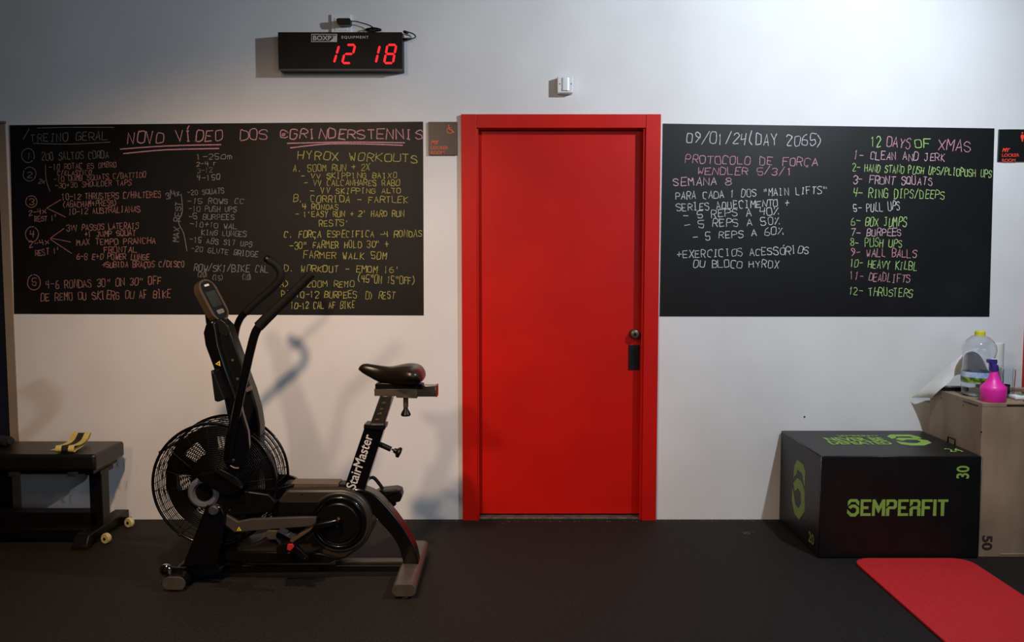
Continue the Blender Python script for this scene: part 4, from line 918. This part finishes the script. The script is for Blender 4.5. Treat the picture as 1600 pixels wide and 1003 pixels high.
lathe('label_band', [(Rj*1.004, .215*Hj*.97), (Rj*1.012, .22*Hj*.97), (Rj*1.012, .385*Hj*.97), (Rj*1.004, .39*Hj*.97)], jb, None or mat('sky_label', (130, 165, 215), 0.4, color2=(205, 222, 240), scale=22), jug, 'z', 40)
lathe('label_landscape', [(Rj*1.014, .225*Hj*.97), (Rj*1.018, .228*Hj*.97), (Rj*1.018, .305*Hj*.97), (Rj*1.014, .308*Hj*.97)], jb, mat('landscape_label', (40, 78, 32), 0.4, color2=(150, 175, 50), scale=45, ramp=(0.4, 0.6)), jug, 'z', 40)
lathe('cap', [(0.27*Rj, .93*Hj), (.31*Rj, .93*Hj), (.31*Rj, .99*Hj), (.28*Rj, Hj), (0, Hj)], jb, mat('yellow_cap', (218, 214, 48), 0.4, color2=(208, 204, 44), scale=30, bump=0.2, bscale=200), jug, 'z', 28)
# paper towel roll with its loose end draped off the box
rb = Vector((U(1553, 560, y=-0.20).x, -0.20, WZ)); Rr = U(1566.5, 560, y=-0.20).x-rb.x; Hr = U(1553, 535, y=-0.20).z-WZ
rl = empty('paper_towel_roll', rb, 'white paper towel roll standing behind the water jug, its loose end draped left', 'paper roll')
M_pap = mat('white_paper', (222, 221, 218), 0.85, color2=(212, 211, 208), scale=12, bump=0.1, bscale=150)
lathe('roll', [(.022, .0015), (Rr, .0015), (Rr, Hr-.002), (Rr-.002, Hr), (.022, Hr), (.022, .0015)], rb, M_pap, rl, 'z', 36)
pts = [((1549, 533), (1549, 600), -0.240), ((1530, 538), (1530, 598), -0.245), ((1505, 552), (1500, 585), -0.225), ((1480, 573), (1483, 598), -0.18), ((1460, 592), (1470, 607), -0.13), ((1438, 610), (1462, 616), -0.08), ((1424, 621), (1457, 622), -0.03)]
tl = [0, 0, 0.01, 0.05, 0.09, 0.11, 0.12]
TP = catmull([U(*a, y=y_+tl[i]*0.12) for i, (a, b, y_) in enumerate(pts)], 4); BT = catmull([U(*b, y=y_-tl[i]) for i, (a, b, y_) in enumerate(pts)], 4)
bm = bmesh.new(); pr = None
for k, (a, b) in enumerate(zip(TP, BT)):
    row = [bm.verts.new(a.lerp(b, j/4)+Vector((0, 0.006*sin(k*0.5+j*0.8), 0))) for j in range(5)]
    if pr:
        for j in range(4): bm.faces.new((pr[j], pr[j+1], row[j+1], row[j]))
    pr = row
bmesh.ops.recalc_face_normals(bm, faces=bm.faces); bmesh.ops.solidify(bm, geom=bm.faces[:], thickness=0.0008); bmesh.ops.recalc_face_normals(bm, faces=bm.faces); finish(bm, 'loose_sheet', M_pap, rl, 60)
# spray bottle
sb = on_top(1553.5, 620); sb = Vector((U(1553, 612, y=-0.535).x, -0.53, WZ)); Rs = (U(1572, 612, y=-0.53).x-U(1534.5, 612, y=-0.53).x)/2
zs = lambda py: U(1553, py, y=-0.53).z-WZ
spb = empty('spray_bottle', sb, 'bright pink spray bottle with purple trigger in front of the water jug', 'spray bottle')
M_mag = mat('magenta_plastic', (238, 48, 168), 0.38, color2=(230, 42, 160), scale=9, spec=0.4)
M_pur = mat('purple_plastic', (62, 44, 128), 0.4, color2=(56, 40, 118), scale=9)
lathe('bottle_body', [(0, 0), (Rs*.93, 0), (Rs*.98, .004), (Rs, zs(614)), (Rs*1.02, zs(608)), (Rs, zs(605)), (Rs*.88, zs(602)), (Rs*.62, zs(597)), (Rs*.45, zs(591)), (Rs*.33, zs(584)), (Rs*.28, zs(577)), (Rs*.27, zs(574)), (0, zs(573))], sb, M_mag, spb, 'z', 36, smooth=50)
lathe('collar', [(0, 0), (Rs*.32, 0), (Rs*.33, .003), (Rs*.32, zs(573)-zs(579)+.012), (Rs*.2, zs(573)-zs(579)+.016), (0, .02)], (sb.x-0.002, sb.y, sb.z+zs(580)), M_pur, spb, 'z', 20)
prism('trigger_head', [(1545, 561.5), (1558.5, 561.5), (1559, 566), (1556, 575), (1550, 575), (1549, 568), (1545, 566.5)], -0.542, -0.518, M_pur, spb, 0.002)
prism('head_back', [(1551, 561), (1559.5, 561), (1560, 572), (1554, 574)], -0.540, -0.520, M_whitep, spb, 0.003)
prism('trigger', [(1547.5, 566), (1549.5, 566), (1550, 574), (1547.5, 579), (1546.8, 577)], -0.536, -0.524, M_pur, spb, 0.001)
# teal cloth tube, green scrubber, black objects, clear cup and tub, wipes
q = on_top(1526, 618)
tr = wtube('teal_roll', [Vector((q.x-0.028, -0.475, WZ+.019)), Vector((q.x, -0.455, WZ+.020)), Vector((q.x+0.03, -0.425, WZ+.021))], [.0155, .019], mat('teal_cloth', (52, 92, 110), 0.75, color2=(34, 66, 82), scale=30, bump=0.2, bscale=120), None, 4, 14)
rebase(tr, (q.x, -0.455, WZ+0.0005)); tag(tr, 'short rolled teal blue cloth between the jug and pink bottle', 'cloth')
q = Vector((U(1568, 597, y=-0.36).x, -0.36, WZ)); bm = bmesh.new()
for i in range(60):
    a = random.uniform(0, 2*pi); b = random.uniform(-.5, 1.4); R = 0.030
    c = q+Vector((0, 0, .030))
    P = [c+Vector((R*cos(a+t*.6)*cos(b*t*.5), R*sin(a+t*.6), .85*R*sin(b*t*.5+i*.3)))*1.0 for t in range(5)]
    for p_ in P: p_.z = max(p_.z, WZ+.002)
    add_tube(bm, P, 0.002, 3)
sc_ = finish(bm, 'scouring_pad', mat('teal_green_scrubber', (22, 96, 88), 0.6, color2=(16, 60, 66), scale=60), None, 60); rebase(sc_, q); tag(sc_, 'dark green scouring pad behind the pink spray bottle', 'scrubber')
M_clear2 = mat('clear_cup_plastic', (250, 251, 252), 0.06, trans=1.0, color2=(246, 248, 250), scale=8)
M_clear2.node_tree.nodes['Principled BSDF'].inputs['IOR'].default_value = 1.15
q = Vector((U(1573, 600, y=-0.42).x, -0.42, WZ)); q.x += .008
h_ = U(1573, 577, y=-0.42).z-WZ
cp = lathe('plastic_cup', [(0, .001), (.026, .001), (.031, h_*.9), (.029, h_), (.0275, h_), (.0295, h_*.9), (.0245, .0025), (0, .0025)], q, M_clear2, None, 'z', 28, smooth=50); rebase(cp, q); tag(cp, 'clear plastic cup right of the pink spray bottle', 'cup')
a = U(1581, 612, y=-0.40); h_ = U(1590, 576, y=-0.40).z-WZ
bm = bmesh.new(); x0 = a.x+.012; x1 = a.x+.15; y0 = -.385; y1 = -.255; tt = .0018
add_box(bm, (x0, y0, WZ+.0005), (x1, y1, WZ+.0025)); add_box(bm, (x0, y0, WZ+.0025), (x1, y0+tt, WZ+h_)); add_box(bm, (x0, y1-tt, WZ+.0025), (x1, y1, WZ+h_)); add_box(bm, (x0, y0+tt, WZ+.0025), (x0+tt, y1-tt, WZ+h_)); add_box(bm, (x1-tt, y0+tt, WZ+.0025), (x1, y1-tt, WZ+h_))
tb_ = finish(bm, 'plastic_tub', M_clear2, None, 0); rebase(tb_, (x0, y0, WZ)); tag(tb_, 'square clear plastic tub at the right edge on the plywood box', 'tub')
wp = empty('wipes_packet', (U(1594, 612, y=-.46).x, -.46, WZ), 'flat white and green wipes packet at the right edge of the plywood box', 'packet')
X = wp.location.x
bm = bmesh.new(); add_box(bm, (X-.045, -.50, WZ+.0005), (X+.09, -.43, WZ+.020)); bevel(bm, .007, 3); finish(bm, 'packet_body', M_whitep, wp, 50)
bm = bmesh.new(); add_box(bm, (X-.01, -.485, WZ+.019), (X+.06, -.445, WZ+.0225)); bevel(bm, .001); finish(bm, 'packet_lid', mat('green_lid', (60, 140, 80), 0.5, color2=(52, 128, 72), scale=20), wp)
bm = bmesh.new(); add_box(bm, (X-.03, -.58, WZ+.0005), (X+.15, -.535, WZ+.008)); bevel(bm, .001)
o = finish(bm, 'wooden_strip', M_edge, None); rebase(o, (X, -.56, WZ)); tag(o, 'thin flat wooden strip lying at the front right of the plywood box', 'strip')
# black case and its grey lid behind the jug's left side
a = on_top(1470, 604); 
X = U(1472, 600, y=-.20).x
bc = empty('remote_control', (X+.06, -.22, WZ), 'black handheld device with grey buttons behind the left side of the jug', 'remote control')
bm = bmesh.new(); add_box(bm, (X+.004, -.22, WZ+.0005), (X+.13, -.16, WZ+.020)); bevel(bm, .005, 3); finish(bm, 'device_body', M_plast, bc, 45)
for i in range(3): box('button', (X+.02+i*.036, -.21, WZ+.019), (X+.044+i*.036, -.175, WZ+.0225), mat('grey_key', (150, 150, 150), 0.5, color2=(140, 140, 140), scale=20), bc, 0.001)

# ---------------------------------------------------------------- red mat
mx0, mx1, my1, my0 = 1.612, 2.165, -0.640, -2.45
bm = bmesh.new(); R = 0.085; P = []
for (cx_, cy_, a0) in ((mx1-R, my1-R, 0), (mx0+R, my1-R, 90), (mx0+R, my0+R, 180), (mx1-R, my0+R, 270)):
    for i in range(9): a = radians(a0+i*11.25); P.append(Vector((cx_+R*cos(a), cy_+R*sin(a), 0.0008)))
add_prism(bm, P, (0, 0, 0.012)); bevel(bm, 0.003, 2, 60); bmesh.ops.recalc_face_normals(bm, faces=bm.faces)
M_mat = mat('red_foam', (205, 38, 44), 0.7, color2=(192, 34, 40), scale=60, bump=0.25, bscale=260, spec=0.3)
o = finish(bm, 'exercise_mat', M_mat, None, 35); rebase(o, ((mx0+mx1)/2, (my0+my1)/2, 0)); tag(o, 'red foam exercise mat with rounded corners on the black floor', 'mat')

# pale dust and crumbs along the foot of the wall
bm = bmesh.new()
for i in range(260):
    x = random.choice((random.uniform(0.78, 1.45), random.uniform(0.78, 1.45), random.uniform(-0.9, -0.28), random.uniform(-0.2, 0.7)))
    y = -abs(random.gauss(0, 0.016))-0.002-(0.022 if x < 0.79 else 0); r = random.uniform(0.0008, 0.0035)
    a0 = random.uniform(0, 6); P = [Vector((x+r*random.uniform(.6, 1.6)*cos(a0+k*1.257), y+r*random.uniform(.5, 1)*sin(a0+k*1.257), 0.0003)) for k in range(5)]
    add_prism(bm, P, (0, 0, random.uniform(0.0004, 0.0012)))
for i in range(26):
    q = U(random.gauss(1166, 5), random.gauss(833, 1.2), z=0.0003); r = random.uniform(0.001, 0.004); a0 = random.uniform(0, 6)
    add_prism(bm, [q+Vector((r*cos(a0+k*1.257), r*0.7*sin(a0+k*1.257), 0)) for k in range(5)], (0, 0, 0.0005))
bmesh.ops.recalc_face_normals(bm, faces=bm.faces)
o = finish(bm, 'dust_crumbs', mat('plaster_dust', (120, 114, 106), 0.9, color2=(96, 91, 85), scale=90), None, 0)
tag(o, 'pale plaster crumbs scattered on the black floor along the wall foot', 'dust', kind='stuff')
